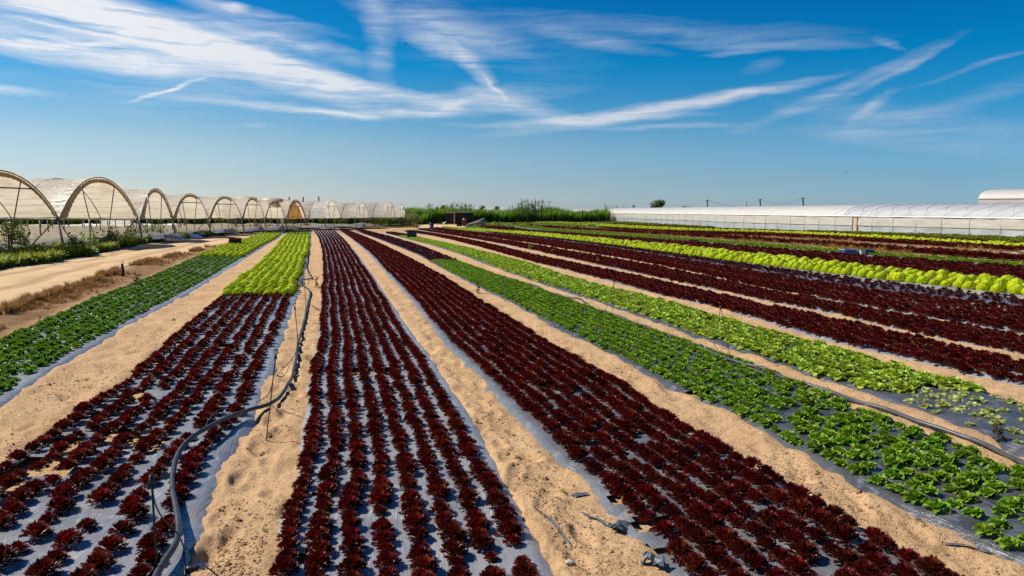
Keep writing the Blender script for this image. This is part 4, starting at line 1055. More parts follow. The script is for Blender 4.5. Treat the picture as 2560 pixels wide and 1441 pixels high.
# ================================================================== polytunnels
def tunnel(i, uL, yL, uR, yR, vc, ve, label, mat='tunnel', length=26, tie=True, over=0.0, bars=True, band=False):
    zg = float(zt((yL + yR) / 2)) - (0.0 if yL < 60 else .05)
    xL, xR = (uL - CX) / F * yL, (uR - CX) / F * yR
    yc = (yL + yR) / 2; ze = 2 - (ve - HZ) / F * yL; zc = 2 + (HZ - vc) / F * yc; W = yR - yL
    org = np.array([xL, yL, zg]); root = empty('polytunnel', org, label, 'polytunnel', 'row of plastic polytunnels along the dirt road')
    n, m = 33, int(length / .45)
    s = np.linspace(-1, 1, n); prof = (1 - np.abs(s) ** 2.15) ** .92
    xs = np.linspace(0, -length, m) - .0
    def arch(t, x, lift=0.0):
        t = np.asarray(t, float); return np.stack([xL + (xR - xL) * (t + 1) / 2 + x, yc + t * W / 2, ze + (zc - ze) * (1 - np.abs(t) ** 2.15) ** .92 + lift], -1)
    Sg, Xg = np.meshgrid(s, xs)
    fr = np.clip(1 + Xg / 1.2, 0, 1)
    rag = fbm(s * 5 + i * 3, s * 0 + i, 3, i)[None] * .35 * fr
    Pm = arch(Sg, Xg + rag, 0.0)
    hoop = np.abs(np.sin(PI * Xg / 2.2))
    rip = fbm(Xg * .5 + i * 7, Sg * 9, 4, 100 + i) * .16 * (1 - Sg ** 8) - hoop * .05 - .05 * vnoise(Xg * .2, Sg * 2, 120 + i)
    nz = 1 - Sg ** 2 * .7
    Pm[..., 2] += rip * nz + .05; Pm[..., 1] += rip * np.sign(Sg) * (1 - nz) * .8
    keep = np.ones((m - 1, n - 1), bool)
    tear = fbm(np.linspace(0, 6, m - 1)[:, None] + i * 5 + np.zeros((1, n - 1)), np.linspace(0, 5, n - 1)[None] + np.zeros((m - 1, 1)), 3, 140 + i)
    keep &= ~((tear > .60) & (np.abs(s[:-1])[None] > .55))
    bi = np.floor((Xg + fbm(Sg * 1.5, Sg * 0 + i, 2, 3) * .8 + Sg * 1.6) / 3.1).astype(int)
    bay = np.clip((_h(bi, bi * 0 + i, 5) - .45) * 3, 0, 1) * (0.35 if i < 4 else 1.0)
    Pm[..., 2] -= (bay * .18 + (.10 if i >= 8 else .05)) * nz * (np.abs(np.sin(PI * Xg / 3.1)))
    me = grid_mesh('plastic_cover', Pm - org, M[mat], keep=keep, attrs={'bay': bay}); link(bpy.data.objects.new('plastic_cover', me), root)
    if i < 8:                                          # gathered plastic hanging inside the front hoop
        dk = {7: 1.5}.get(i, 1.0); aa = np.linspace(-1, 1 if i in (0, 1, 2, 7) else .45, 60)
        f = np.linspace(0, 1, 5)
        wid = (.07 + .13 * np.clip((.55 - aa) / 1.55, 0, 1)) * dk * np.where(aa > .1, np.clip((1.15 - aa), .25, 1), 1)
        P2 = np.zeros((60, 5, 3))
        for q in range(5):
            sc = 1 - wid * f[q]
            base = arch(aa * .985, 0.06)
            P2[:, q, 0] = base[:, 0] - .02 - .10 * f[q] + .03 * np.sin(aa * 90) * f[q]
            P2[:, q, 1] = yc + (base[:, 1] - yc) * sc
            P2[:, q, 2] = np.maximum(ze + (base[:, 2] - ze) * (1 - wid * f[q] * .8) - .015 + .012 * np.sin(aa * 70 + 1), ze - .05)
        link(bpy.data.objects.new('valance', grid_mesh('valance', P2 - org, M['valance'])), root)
    if band:
        S2, X2 = np.meshgrid(np.linspace(-1, 1, n), np.linspace(-.3, -9, 12)); P2 = arch(S2, X2, 0.0)
        P2[..., 1] = yc + (P2[..., 1] - yc) * .93; P2[..., 2] = ze + (P2[..., 2] - ze) * .90 - .02 + .05 * fbm(X2 * 3, S2 * 6, 3, 9 + i)
        link(bpy.data.objects.new('inner_sheet', grid_mesh('inner_sheet', P2 - org, M['amber'])), root)
    tt = np.linspace(-1, 1, 27)
    for q in range(5):
        h = LMB(org); h.tube(arch(tt, .06 if q == 0 else -2.2 * q, -.01 if q else .05), .030 if q == 0 else .022, 6); h.obj('hoop', M['steel'], root)
    # posts and bracing of the open front
    r_ = random.Random(i * 13)
    for sgn, X, Y in ((-1, xL, yL), (1, xR, yR)):
        p = LMB(org); p.tube([(X + .25, Y + sgn * .1, zg - .1), (X, Y, ze + .1)], .038, 6); p.obj('post', M['steel'], root)
    for q in range(1, 9):
        X = xL - q * 3.1
        p = LMB(org); p.tube([(X, yL, zg - .1), (X, yL, ze + .12)], .045 if yL < 75 else .06, 5); p.obj('post', M['steel'] if yL < 75 else M['wood'], root)
    gt = LMB(org); gt.tube([(xL + .1, yL, ze + .03)] + [(xL - q * length / 6, yL, ze + .03 + .05 * math.sin(q)) for q in range(1, 7)], .035, 5); gt.obj('gutter_bar', M['steel'], root)
    gt = LMB(org); gt.tube([(xR + .1, yR, ze + .03), (xR - length, yR, ze + .03)], .03, 5); gt.obj('gutter_bar', M['steel'], root)
    if bars:
        for a, b in ((.42, .12), (-.42, -.12)):
            A_ = arch(a, -.05)
            p = LMB(org); p.tube([A_, (xL + (xR - xL) * .5 - .1, yc + b * W / 2, zg - .05)], .028, 5); p.obj('strut', M['steel'], root)
        for Y, X, sg in ((yL, xL, 1), (yR, xR, -1)):
            p = LMB(org); p.tube([(X, Y, ze), (X - .4 + r_.uniform(-.3, .3), Y + sg * 2.3, zg)], .03, 5); p.obj('brace', M['steel'], root)
    if 2 <= i <= 8:
        A_ = np.linspace(0, 1, 30)[:, None] * np.ones((1, 8)); B_ = np.ones((30, 1)) * np.linspace(0, 1, 8)[None]
        Pc = np.stack([xL - length + .25 * fbm(A_ * 8, B_ * 2 + i, 3, 4), yL + A_ * W, zg + B_ * (ze - zg - .12) * (1 + .08 * fbm(A_ * 5, A_ * 0 + i, 2, 6))], -1)
        link(bpy.data.objects.new('back_curtain', grid_mesh('back_curtain', Pc - org, M['sheet'])), root)
    if tie:
        a = .62; A_, B_ = arch(-a, 0.0), arch(a, 0.0)
        p = LMB(org); p.tube([A_, B_], .034, 5); p.obj('tie_bar', M['steel'], root)
    return root, arch, org, (xL, yL, xR, yR, ze, zc, zg)

TUN = [  # uL yL uR yR crest eave, label, material
 (-187,27,148,35,430,552,'biggest polytunnel, only half in view, with a tie bar under brownish plastic','tunnel',True,False),
 (150,36,347,44,448,551,'tall cream polytunnel with wide open arch and shiny white flank','tunnel',False,False),
 (352,45,434,53,475,551,'stained polytunnel with a broken strut hanging in its arch','tunnel',False,False),
 (434,54,523,62,487,550,'polytunnel with clean pale arch and straight tie bar','tunnel',True,False),
 (524,62,606,70,493,549,'polytunnel with wrinkled flank behind the brown crate','tunnel',True,False),
 (607,71,662,79,496,548,'narrow looking polytunnel just before the torn one','tunnel',True,False),
 (664,80,714,88,504,548,'torn polytunnel with bundled plastic heaped on top','tunnel',True,False),
 (717,88,766,96,501,548,'polytunnel with amber coloured plastic glowing inside its arch','tunnel',True,True),
 (812,97,852,105,503,547,'polytunnel with a striped white and beige flank after the amber one','tunnel_clean',True,False),
 (890,106,924,114,508,546,'second polytunnel after the amber one, with slim arch','tunnel_clean',True,False),
 (966,115,988,123,508,545,'last but one polytunnel, its arch seen almost edge on','tunnel_clean',True,False),
 (998,124,1014,132,512,545,'last and smallest polytunnel in front of the wooden posts','tunnel_clean',True,False)]
for i, (uL, yL, uR, yR, vc, ve, lab, mat, tie, band) in enumerate(TUN):
    root, arch, org, (xL, yL, xR, yR, ze, zc, zg) = tunnel(i, uL, yL, uR, yR, vc, ve, lab, mat, 46 if i < 8 else 30, tie, band=band)
    if i == 6:
        for (a, X, sx, sy, sz) in ((-.1, -3.2, 1.9, 1.3, .7), (.35, -.6, 1.7, 1.5, .8)):
            mb = LMB(org); c = arch(a, X)
            b_ = blob(70 + int(a * 10), .8)
            mb.add([(c[0] + p[0] * sx * 1.5, c[1] + p[1] * sy * 1.5, c[2] + .25 + p[2] * sz * 1.3) for p in b_.v], b_.f); mb.obj('plastic_bundle', M['tunnel'], root)
        # torn skirt hanging from the eave
        n, m = 14, 10; A_ = np.linspace(0, 1, n)[:, None] * np.ones((1, m)); B_ = np.ones((n, 1)) * np.linspace(0, 1, m)[None]
        X = xR - .1 + .25 * fbm(A_ * 4, B_ * 4, 3, 5); Y = yR - 1.2 + A_ * 1.6 * (1 - B_ * .7) + .4 * B_; Z = ze - B_ * (ze - zg - .1) 
        link(bpy.data.objects.new('torn_flap', grid_mesh('torn_flap', np.stack([X, Y, Z], -1) - org, M['tunnel'])), root)
    if i == 2:
        mb = LMB(org); A_ = arch(-.45, -1.2); mb.tube([A_ - [0, 0, .1], A_ + [0, .1, -.5], A_ + [.1, -.6, -.9], A_ + [.1, -.2, -1.6], (A_[0], A_[1] + .9, zg)], .03, 5); mb.obj('broken_strut', M['steel'], root)

# white covers lying under the tunnels
k = 0
for i, (uL, yL, uR, yR, *_r) in enumerate(TUN[:10]):
    for part_ in range(2):
        yy = yL + (yR - yL) * (.28 + .44 * part_); xf = (uL - CX) / F * yL + (1.0 if part_ == 0 else -.3); wd = 1.3 if yL < 60 else 1.6
        n, m = 90, 14
        A_ = np.linspace(0, 1, n)[:, None] * np.ones((1, m)); B_ = np.ones((n, 1)) * np.linspace(-1, 1, m)[None]
        X = xf - A_ * 42 + fbm(B_ * 2 + i, A_ * 0 + part_, 2, 3) * .6; Y = yy + B_ * wd * (1 + .25 * fbm(A_ * 9, B_ * 0 + i, 2, 11)) + .3 * fbm(A_ * 5, A_ * 0 + k, 2, 13)
        H = (.42 + .35 * fbm(A_ * 20 + k * 3, B_ * 1.5, 3, 15)) * np.clip(1.1 - B_ ** 2, 0, 1) ** .6 + .10 * fbm(A_ * 40, B_ * 3, 3, 16)
        c0 = np.array([xf, yy, float(zt(yy))]); Z = zt(Y) + np.maximum(H, 0.02) + .09
        me = grid_mesh('ground_cover', np.stack([X, Y, Z], -1) - c0, M['sheet'])
        o = link(bpy.data.objects.new('ground_cover', me)); o.location = c0.tolist(); k += 1
        tag(o, f"{'outer' if part_ == 0 else 'inner'} white plastic cover lying along the ground inside the {ordinal(i + 1)} tunnel", 'ground cover', 'white plastic covers under the tunnels')
for (u, v, lx, ly, h, lab) in ((15,652,1.0,.35,.14,'white plastic end lying low beneath weeds at the frame edge'),(520,585,3.2,1.2,.32,'heap of white plastic beside the road below the fourth tunnel'),(462,596,1.4,.7,.26,'crumpled white plastic lump poking out of the weeds'),(430,603,.5,.3,.3,'small white plastic ball lying in the verge'),(445,603,.45,.3,.3,'small white plastic ball beside another in the verge'),(190,618,2.4,.8,.35,'white plastic tongue spilling out of the second tunnel'),(905,567,3.4,1.2,.35,'white plastic bundle on the verge near the far tunnels'),(270,604,3,.8,.4,'white sheet spilling out under the braces of the second tunnel')):
    c = G(u, v); b_ = blob(int(u) + 3, 1.0); mb = MB(); n, m = 26, 13
    A_ = np.linspace(-1, 1, n)[:, None] * np.ones((1, m)); B_ = np.ones((n, 1)) * np.linspace(-1, 1, m)[None]
    e = np.clip(1 - A_ ** 2, 0, 1) ** .5; X = A_ * lx; Y = B_ * ly * (e * .8 + .2)
    Z = h * np.clip(1 - A_ ** 4, 0, 1) * np.clip(1 - B_ ** 2, 0, 1) ** .5 * (1 + 1.1 * fbm(A_ * 3, B_ * 2 + u, 3, 19)) + .04
    o = link(bpy.data.objects.new('plastic_heap', grid_mesh('plastic_heap', np.stack([X, Y, np.maximum(Z, .0)], -1), M['sheet']))); o.location = c.tolist(); tag(o, lab, 'plastic heap')

# wooden posts at the end of the row
rp = random.Random(3)
for i, (u, vt, vb) in enumerate([(1013,534,567),(1019,536,566),(1024,534,567),(1029,533,566),(1033,534,567),(1036,533,568),(1041,535,567),(1009,537,566),(996,544,566),(985,546,566),(975,546,565),(950,546,564),(930,545,564),(915,546,564),(886,545,563),(868,546,563),(1003,541,566),(1043,538,568)]):
    p = G(u, vb); t = AT(u + rp.uniform(-1, 1), vt, p[1]); mb = LMB(p); mb.tube([p - [0, 0, .2], (p + t) / 2 + [.03, 0, 0], t], .09, 6, .07)
    o = mb.obj('wooden_post', M['wood']); o.location = p.tolist(); tag(o, f"rough wooden post at the far end of the tunnels, {ordinal(i + 1)} of the scattered row" if i > 8 else f"tall wooden post beside the sandy track, {ordinal(i + 1)} in the cluster", 'post', 'wooden posts by the far tunnels')

# ================================================================== cane hedge, reeds, trees, far greenhouses
CANE = [tuft(s, 46, 1.0, .34, ((.05, .12, .012), (.19, .31, .04)), .013, 'cane', 'weed', .25) for s in (31, 32, 33)]
def hedge(name, label, cells, hmin, hmax, wid=1.0):
    pts = []; sc_ = []
    for (x, y) in cells:
        pts.append((x, y, float(zt(y)))); sc_.append(random.uniform(hmin, hmax) * (1 + .5 * float(vnoise(x * .12, y * .1, 5)) + .35 * float(vnoise(x * .6, y * .5, 6))))
    tag(scatter(name, pts, RNG.uniform(0, 6.28, len(pts)), sc_, RNG.integers(0, len(CANE), len(pts)), CANE), label, 'hedge', kind='stuff')
cells = []
for _ in range(1500):
    t = random.random(); u = 1000 + 520 * t; y = 150 + 22 * t + random.uniform(-4, 6); cells.append(((u - CX) / F * y, y))
hedge('cane_hedge', 'long green cane hedge behind the shed and the far beds', cells, 2.7, 3.5)
cells = []
for _ in range(1500):
    x = random.uniform(-110, -17); cells.append((x, 140 + random.uniform(-3, 5)))
hedge('leafy_hedge', 'dark green hedge showing under the plastic of the tunnels', cells, 2.0, 2.7)
cells = []
for _ in range(500):
    t = random.random(); u = 1010 + 480 * t; y = 112 + 30 * random.random(); cells.append(((u - CX) / F * y, y))
pts = [(x, y, float(zt(y))) for x, y in cells if not (1045 < CX + F * x / y < 1185 and y < 140)]
tag(scatter('rough_grass', pts, RNG.uniform(0, 6.28, len(pts)), RNG.uniform(.4, 1.0, len(pts)), RNG.integers(0, 4, len(pts)), W_LOW), 'rough green grass between the cane hedge and the far beds', 'grass', kind='stuff')

def reed(u, vt, y, w, n, label, seed):
    r = random.Random(seed); p = np.array([(u - CX) / F * y, y, float(zt(y))]); top = AT(u, vt, y)[2] - p[2]
    root = empty('reed_clump', p, label, 'reed clump', 'tall reeds above the cane hedge')
    m = MB(); pl = MB()
    for _ in range(n):
        a = r.uniform(0, 6.28); q = r.random() * w; h = top * r.uniform(.7, 1.0); b0 = Vector((math.cos(a) * q, math.sin(a) * q * .5, 0)); t = b0 * 1.3 + Vector((r.uniform(-.3, .3), 0, h))
        m.tube([b0[:], t[:]], .05, 3, .02); m.c[-6:] = [(.10, .12, .04)] * 6
        for _k in range(7):
            s = r.uniform(.3, .95); pp = b0.lerp(t, s); d = Vector((r.uniform(-1, 1), r.uniform(-1, 1), r.uniform(.1, .8))).normalized() * r.uniform(.5, 1.0)
            m.add([pp[:], (pp + d * .5 + Vector((.04, .04, .05)))[:], (pp + d)[:], (pp + d * .5 - Vector((.04, .04, .05)))[:]], [(0, 1, 2, 3)], lerp3((.06, .10, .02), (.14, .19, .04), r.random()))
        if r.random() < .7:
            pl.add([(t + Vector((-.05, 0, -.3)))[:], (t + Vector((.07, .03, -.1)))[:], (t + Vector((.02, 0, .45)))[:], (t + Vector((-.07, -.03, 0)))[:]], [(0, 1, 2, 3)], (.20, .17, .12))
    m.obj('stems', M['weed'], root, False); pl.obj('plumes', M['dry'], root, False)
reed(1335, 499, 160, 2.6, 46, 'largest clump of plumed reeds rising above the cane hedge', 1)
reed(1300, 509, 158, 2.2, 16, 'reed clump beside the largest one, half its height', 2)
reed(1165, 505, 152, 2.0, 20, 'reed clump rising behind the dark shed', 3)
reed(1140, 511, 152, 3.0, 14, 'low reeds between a spiky tree and the shed', 4)
reed(1078, 509, 150, 1.0, 5, 'thin reeds close to the far tunnels', 5)
reed(1177, 506, 150, .3, 3, 'single upright reed just above the shed corner', 6)
reed(1395, 518, 165, 1.5, 12, 'low reed tips above the hedge toward the greenhouse', 7)
reed(1530, 512, 190, 2.5, 14, 'reed tips over the far end of the long greenhouse', 8)

def tree(u, vt, w_px, y, label, seed, dark=0.5, n=900, trunk=True, cat='tree', umb=False):
    r = random.Random(seed); p = np.array([(u - CX) / F * y, y, float(zt(y))]); H = AT(u, vt, y)[2] - p[2]; W = w_px / F * y / 2
    root = empty('tree', p, label, cat, 'trees on the horizon')
    t = MB(); t.tube([(0, 0, -.2), (.05 * H, 0, H * .35), (0, 0, H * .7)], max(.12, H * .03), 6, H * .012)
    bl = []
    for _ in range(9 if not umb else 5):
        a = r.uniform(0, 6.28); q = r.uniform(.1, .72) * W; c = Vector((math.cos(a) * q, math.sin(a) * q, H * (r.uniform(.45, .82) if not umb else r.uniform(.82, .95)))); bl.append((c, r.uniform(.28, .5) * W))
        t.tube([(0, 0, H * .3), (c * .6 + Vector((0, 0, H * .12)))[:], c[:]], H * .014, 4, H * .005)
    t.obj('trunk', M['bark'], root)
    cr = MB()
    for _ in range(n):
        c, rad = bl[r.randrange(len(bl))]; d = Vector((r.gauss(0, 1), r.gauss(0, 1), r.gauss(0, .8) if not umb else r.gauss(0, .3))).normalized() * rad * r.random() ** .35
        pp = c + d; pp.z = max(pp.z, H * .12); L = .11 * W * r.uniform(.6, 1.5) + .05; e = Vector((r.uniform(-1, 1), r.uniform(-1, 1), r.uniform(-.6, 1))).normalized() * L; f = e.cross(Vector((r.uniform(-1, 1), r.uniform(-1, 1), 1))).normalized() * L * .45
        k = r.random()
        cr.add([pp[:], (pp + e * .5 + f)[:], (pp + e)[:], (pp + e * .5 - f)[:]], [(0, 1, 2, 3)], lerp3(tuple(q * dark for q in (.035, .06, .02)), tuple(q * dark for q in (.13, .17, .05)), k))
    cr.obj('crown', M['weed'], root, False)
tree(1642, 497, 48, 215, 'round green tree behind the long greenhouse, largest on the horizon', 1, 1.0, 1600)
tree(1716, 510, 32, 225, 'low dark green tree beside the larger round one behind the greenhouse', 2, .9)
tree(1110, 509, 24, 210, 'bushy tree with ragged crown, just past the last tunnel', 3, .6)
tree(1094, 512, 18, 215, 'small dark tree touching the bushy one near the last tunnel', 13, .6)
tree(1127, 509, 18, 208, 'spiky sparse tree rising between the tunnels and the shed', 4, .5, 500)
tree(1206, 511, 20, 230, 'small dense dark tree standing over the pale far greenhouse', 5, .5)
tree(1240, 510, 24, 235, 'loose small tree next to the pale far greenhouse', 6, .5, 600)
tree(844, 499, 20, 190, 'dark round tree top peeping over the polytunnels', 7, .35, 700)
tree(898, 504, 10, 190, 'little dark tree top peeping over the slim polytunnel', 8, .35, 400)
tree(670, 490, 24, 190, 'dark tree top behind the plastic bundle on the torn tunnel', 9, .35, 600)
tree(762, 497, 18, 190, 'sparse tree behind the amber lit tunnel', 10, .5, 300)
tree(1014, 512, 10, 200, 'dark tree right behind the last polytunnel', 11, .35, 500)
tree(1582, 511, 10, 260, 'umbrella shaped palm group far behind the greenhouse', 12, .4, 300, umb=True)
tree(2100, 519, 26, 260, 'flat dark tree top just showing over the greenhouse roof', 14, .4, 300)

def pole(u, vt, y, label, r=.10, grp='poles behind the greenhouse and tunnels'):
    p = np.array([(u - CX) / F * y, y, float(zt(y))]); t = AT(u, vt, y); mb = LMB(p); mb.tube([p - [0, 0, .2], t], r, 6, r * .8)
    if vt < 500 and u > 1700: mb.box((t[0], t[1], t[2] - .25), (.9, .10, .10))
    o = mb.obj('utility_pole', M['pole']); o.location = p.tolist(); tag(o, label, 'pole', grp); return t
t1 = pole(1768, 499, 150, 'utility pole whose wire slopes down to the greenhouse roof', .18)
t2 = pole(1900, 497, 150, 'utility pole in the middle, joined by a sagging wire', .18)
t3 = pole(2007, 494, 150, 'tallest utility pole, where the sagging wire ends', .22)
t4 = pole(1866, 503, 150, 'thin short pole beside the middle utility pole', .10)
for a, b, sag, lab in ((t2, t3, 1.1, 'sagging wire strung between the two taller utility poles'), (t1, AT(1850, 516, 150), .3, 'wire sloping down from the first utility pole'), (t4 - [0, 0, 1.1], t2, .25, 'short wire rising to the middle utility pole')):
    q = [a + (b - a) * s - np.array([0, 0, sag * 4 * s * (1 - s)]) - [0, 0, .1] for s in np.linspace(0, 1, 16)]
    mb = LMB(a); mb.tube(q, .022, 4); o = mb.obj('power_wire', M['pole']); o.location = a.tolist(); tag(o, lab, 'wire')
for u, vt, lab in ((609, 494, 'short post showing above the sixth tunnel'), (684, 495, 'short post showing between torn plastic bundles'), (723, 493, 'short post showing over the amber tunnel'), (758, 493, 'dark post in front of a sparse tree'), (797, 492, 'tall thin post over the beige striped tunnel')):
    pole(u, vt, 165, lab, .20)

# far pale greenhouses behind the hedge
def far_house(u0, u1, vt, y, label):
    x0, x1 = (u0 - CX) / F * y, (u1 - CX) / F * y; g = float(zt(y)); zt_ = AT(u0, vt, y)[2]
    c = np.array([x0, y, g]); root = empty('far_greenhouse', c, label, 'greenhouse', 'pale greenhouses on the horizon')
    a = np.linspace(0, PI, 10); prof = [(-4 * math.cos(q), (zt_ - g) * (.55 + .45 * math.sin(q))) for q in a]
    P_ = np.array([[[x, 4 + py, pz] for (py, pz) in prof] for x in np.linspace(0, x1 - x0, 12)])
    link(bpy.data.objects.new('roof_film', grid_mesh('roof_film', P_, M['gh_roof'])), root)
    w = MB(); w.box(((x1 - x0) / 2, 4, (zt_ - g) * .275), (x1 - x0 - .1, 7.9, (zt_ - g) * .545)); w.obj('side_wall', M['gh_net'], root, False)
far_house(1060, 1160, 520.5, 250, 'far pale greenhouse between the last tunnel and the shed')
far_house(1175, 1262, 519, 255, 'far white greenhouse behind the two small trees')
far_house(1358, 1375, 522, 260, 'tiny bit of far greenhouse behind the reeds')
far_house(1425, 1510, 523, 262, 'far low greenhouse next to the long greenhouse end')

# ================================================================== long greenhouse on the far side of the field
EA, EB = G(1515, 553.5), G(2560, 598)
gd = (EB - EA)[:2]; GL = float(np.linalg.norm(gd)); gd = gd / GL; gn = np.array([-gd[1], gd[0]])   # away from the camera
if gn[0] < 0: gn = -gn
ZE, ZR, GW = 1.40, 2.60, 7.0
def gp(t, s, z):                     # t along from the far end, s across
    return np.array([EA[0] + gd[0] * t + gn[0] * s, EA[1] + gd[1] * t + gn[1] * s, z])
def gz0(t): return float(zt(EA[1] + gd[1] * t))
def t_of_u(u, s=0.0):
    k = (u - CX) / F; o = EA[:2] + gn * s
    return (k * o[1] - o[0]) / (gd[0] - k * gd[1])
root = empty('long_greenhouse', gp(0, 0, gz0(0)), 'long white tunnel greenhouse with netted side and a door, beyond the far beds', 'greenhouse')
ORG = gp(0, 0, gz0(0)); TD = t_of_u(2135); TEND = GL + 14
def gpatch(name, mat, t0, t1, nt, sec, wob=0.0, seed=0):
    ts = np.linspace(t0, t1, nt); P_ = np.zeros((nt, len(sec(0.0)), 3))
    for a, t in enumerate(ts):
        for b, (s, z) in enumerate(sec(t)):
            P_[a, b] = gp(t, s, z)
    if wob:
        P_[..., 0] += wob * fbm(ts[:, None] * .8 + np.zeros((1, P_.shape[1])), np.arange(P_.shape[1])[None] * .5 + np.zeros((nt, 1)), 3, seed)
    return link(bpy.data.objects.new(name, grid_mesh(name, P_ - ORG, M[mat])), root)
def roof_sec(t): return [(GW / 2 - GW / 2 * math.cos(a), ZE + (ZR - ZE) * math.sin(a) ** .85 + .02 * math.sin(t * 2.9 + a)) for a in np.linspace(0, PI, 20)]
TS = t_of_u(2105)
gpatch('roof_film', 'gh_roof', 0, TS, 90, roof_sec, .05, 1)
gpatch('roof_film', 'gh_clear', TS, TEND, 60, roof_sec, .02, 2)
def net_sec(t): g = gz0(t); b = g + .47 * (ZE - g); return [(-.02, ZE - .03 - (ZE - .03 - b) * q) for q in np.linspace(0, 1, 6)]
def skirt_sec(t): g = gz0(t); b = g + .47 * (ZE - g) - .07; return [(.03, b - (b - g + .05) * q) for q in np.linspace(0, 1, 5)]
for a, b in ((0, TD - .45), (TD + .45, TEND)):
    gpatch('side_net', 'gh_net', a, b, 60, net_sec, .10, 3); gpatch('skirt_film', 'gh_skirt', a, b, 60, skirt_sec, .08, 4)
mb = LMB(ORG); 
for t in np.linspace(0, TEND - 1, 40):
    pass
for k, t in enumerate(np.linspace(.2, TEND, 44)):
    mb = LMB(ORG); mb.tube([gp(t, -.05, gz0(t)), gp(t, -.05, ZE)], .022, 4); mb.obj('post', M['gh_net'] if k % 2 else M['gh_skirt'], root)
mb = LMB(ORG); mb.tube([gp(t, -.06, ZE + .03 + .02 * math.sin(t * 3.3)) for t in np.linspace(0, TEND, 50)], .05, 6); mb.obj('gutter_strip', M['whitebag'], root)
mb = LMB(ORG); mb.tube([gp(t, .02, gz0(t) + .47 * (ZE - gz0(t)) - .035) for t in np.linspace(0, TD - .45, 40)], .026, 5); mb.obj('bottom_rail', M['wood'], root)
mb = LMB(ORG); mb.tube([gp(t, .02, gz0(t) + .47 * (ZE - gz0(t)) - .035) for t in np.linspace(TD + .45, TEND, 20)], .026, 5); mb.obj('bottom_rail', M['wood'], root)
# lattice ropes over the clear part
for k, t in enumerate(np.arange(TS - 2, TEND, 2.4)):
    for sg in (1, -1):
        q = [gp(t + (0 if sg > 0 else 3.2) + sg * 3.2 * f, GW / 2 - GW / 2 * math.cos(f * PI / 2), ZE + (ZR - ZE) * math.sin(f * PI / 2 + 1e-6) ** .85 + .03) for f in np.linspace(0.02, 1, 12)]
        if q[-1][1] < 30: continue
        mb = LMB(ORG); mb.tube(q, .016, 4); mb.obj('lattice_rope', M['greycrate'], root)
for t in (TS, TS + 4.3):
    mb = LMB(ORG); mb.tube([gp(t, s, z + .03) for s, z in roof_sec(t)], .06, 5); mb.obj('roof_seam', M['whitebag'], root)
# far end wall
es = roof_sec(0); n = len(es); mb = LMB(ORG); vs_ = [gp(-.02, s, z) for s, z in es] + [gp(-.02, s, gz0(0)) for s, z in es]
mb.add(vs_, [(q, q + 1, n + q + 1, n + q) for q in range(n - 1)]); mb.obj('end_panel', M['gh_net'], root, False)
# door
g = gz0(TD)
d = LMB(ORG); 
vs_ = [gp(TD - .30, .02, g + .02), gp(TD + .30, .02, g + .02), gp(TD + .30, .02, ZE - .12), gp(TD - .30, .02, ZE - .12), gp(TD - .30, -.04, g + .02), gp(TD + .30, -.04, g + .02), gp(TD + .30, -.04, ZE - .12), gp(TD - .30, -.04, ZE - .12)]
d.add(vs_, [(0, 1, 2, 3), (7, 6, 5, 4), (0, 4, 5, 1), (1, 5, 6, 2), (2, 6, 7, 3), (3, 7, 4, 0)]); do = d.obj('door', M['doorw'], root, False)
fr = LMB(ORG)
for a in (-.40, .40): fr.tube([gp(TD + a, -.03, g), gp(TD + a, -.03, ZE - .05)], .07, 4)
fr.tube([gp(TD - .45, -.03, ZE - .06), gp(TD + .45, -.03, ZE - .06)], .06, 4); fr.obj('door_frame', M['wood'], root, False)
hd = LMB(ORG); hd.tube([gp(TD + .2, -.09, g + .75), gp(TD + .2, -.09, g + .95)], .02, 5); hd.obj('handle', M['steel'], do)
# weeds at its foot
for i, (u, v, hp, k) in enumerate([(2412,588,26,0),(2322,583,16,1),(2345,586,12,1),(2190,579,12,1),(2395,590,10,1),(2493,596,14,0),(2550,599,14,1),(1905,570,10,0),(1570,553,10,0),(1590,554,10,0),(1610,556,8,0),(1660,556,6,1),(2050,576,8,0)]):
    p = G(u, v + 1); h = hp / F * p[1]; o = link(bpy.data.objects.new('weed_bush', (W_LIGHT if k else W_BUSH)[i % 2])); o.location = p.tolist(); o.scale = (h * 1.2, h * 1.2, h); o.rotation_euler.z = i
    tag(o, f"green weed at the foot of the long greenhouse wall, {ordinal(i + 1)} of the scattered ones", 'weed bush', 'weeds at the foot of the greenhouse')

# tall white greenhouse behind
c = AT(2447, 497, 80); e = np.array([.75, .66]); e /= np.linalg.norm(e); dd = np.array([e[1], -e[0]]); W2 = 11.0; g = float(zt(80)) ; zE = float(c[2]); zR = float(AT(2510, 475, 83)[2])
o2 = np.array([c[0], c[1], g]); root2 = empty('tall_greenhouse', o2, 'tall white greenhouse with curved roof rising behind the long one', 'greenhouse')
sec = [(W2 / 2 - W2 / 2 * math.cos(a), zE - g + (zR - zE) * math.sin(a) ** .8) for a in np.linspace(0, PI, 22)]
P_ = np.array([[[e[0] * s + dd[0] * t, e[1] * s + dd[1] * t, z] for s, z in sec] for t in np.linspace(0, 26, 14)])
link(bpy.data.objects.new('roof_film', grid_mesh('roof_film', P_, M['gh_roof'])), root2)
P_ = np.array([[[dd[0] * t - e[0] * .03, dd[1] * t - e[1] * .03, z] for z in np.linspace(0, zE - g, 4)] for t in np.linspace(0, 26, 14)])
link(bpy.data.objects.new('side_wall', grid_mesh('side_wall', P_, M['gh_net'])), root2)
mb = MB(); n = len(sec); mb.add([(e[0] * s - dd[0] * .03, e[1] * s - dd[1] * .03, z) for s, z in sec] + [(e[0] * s - dd[0] * .03, e[1] * s - dd[1] * .03, 0) for s, z in sec], [(q, q + 1, n + q + 1, n + q) for q in range(n - 1)])
mb.obj('end_panel', M['gh_roof'], root2, False)
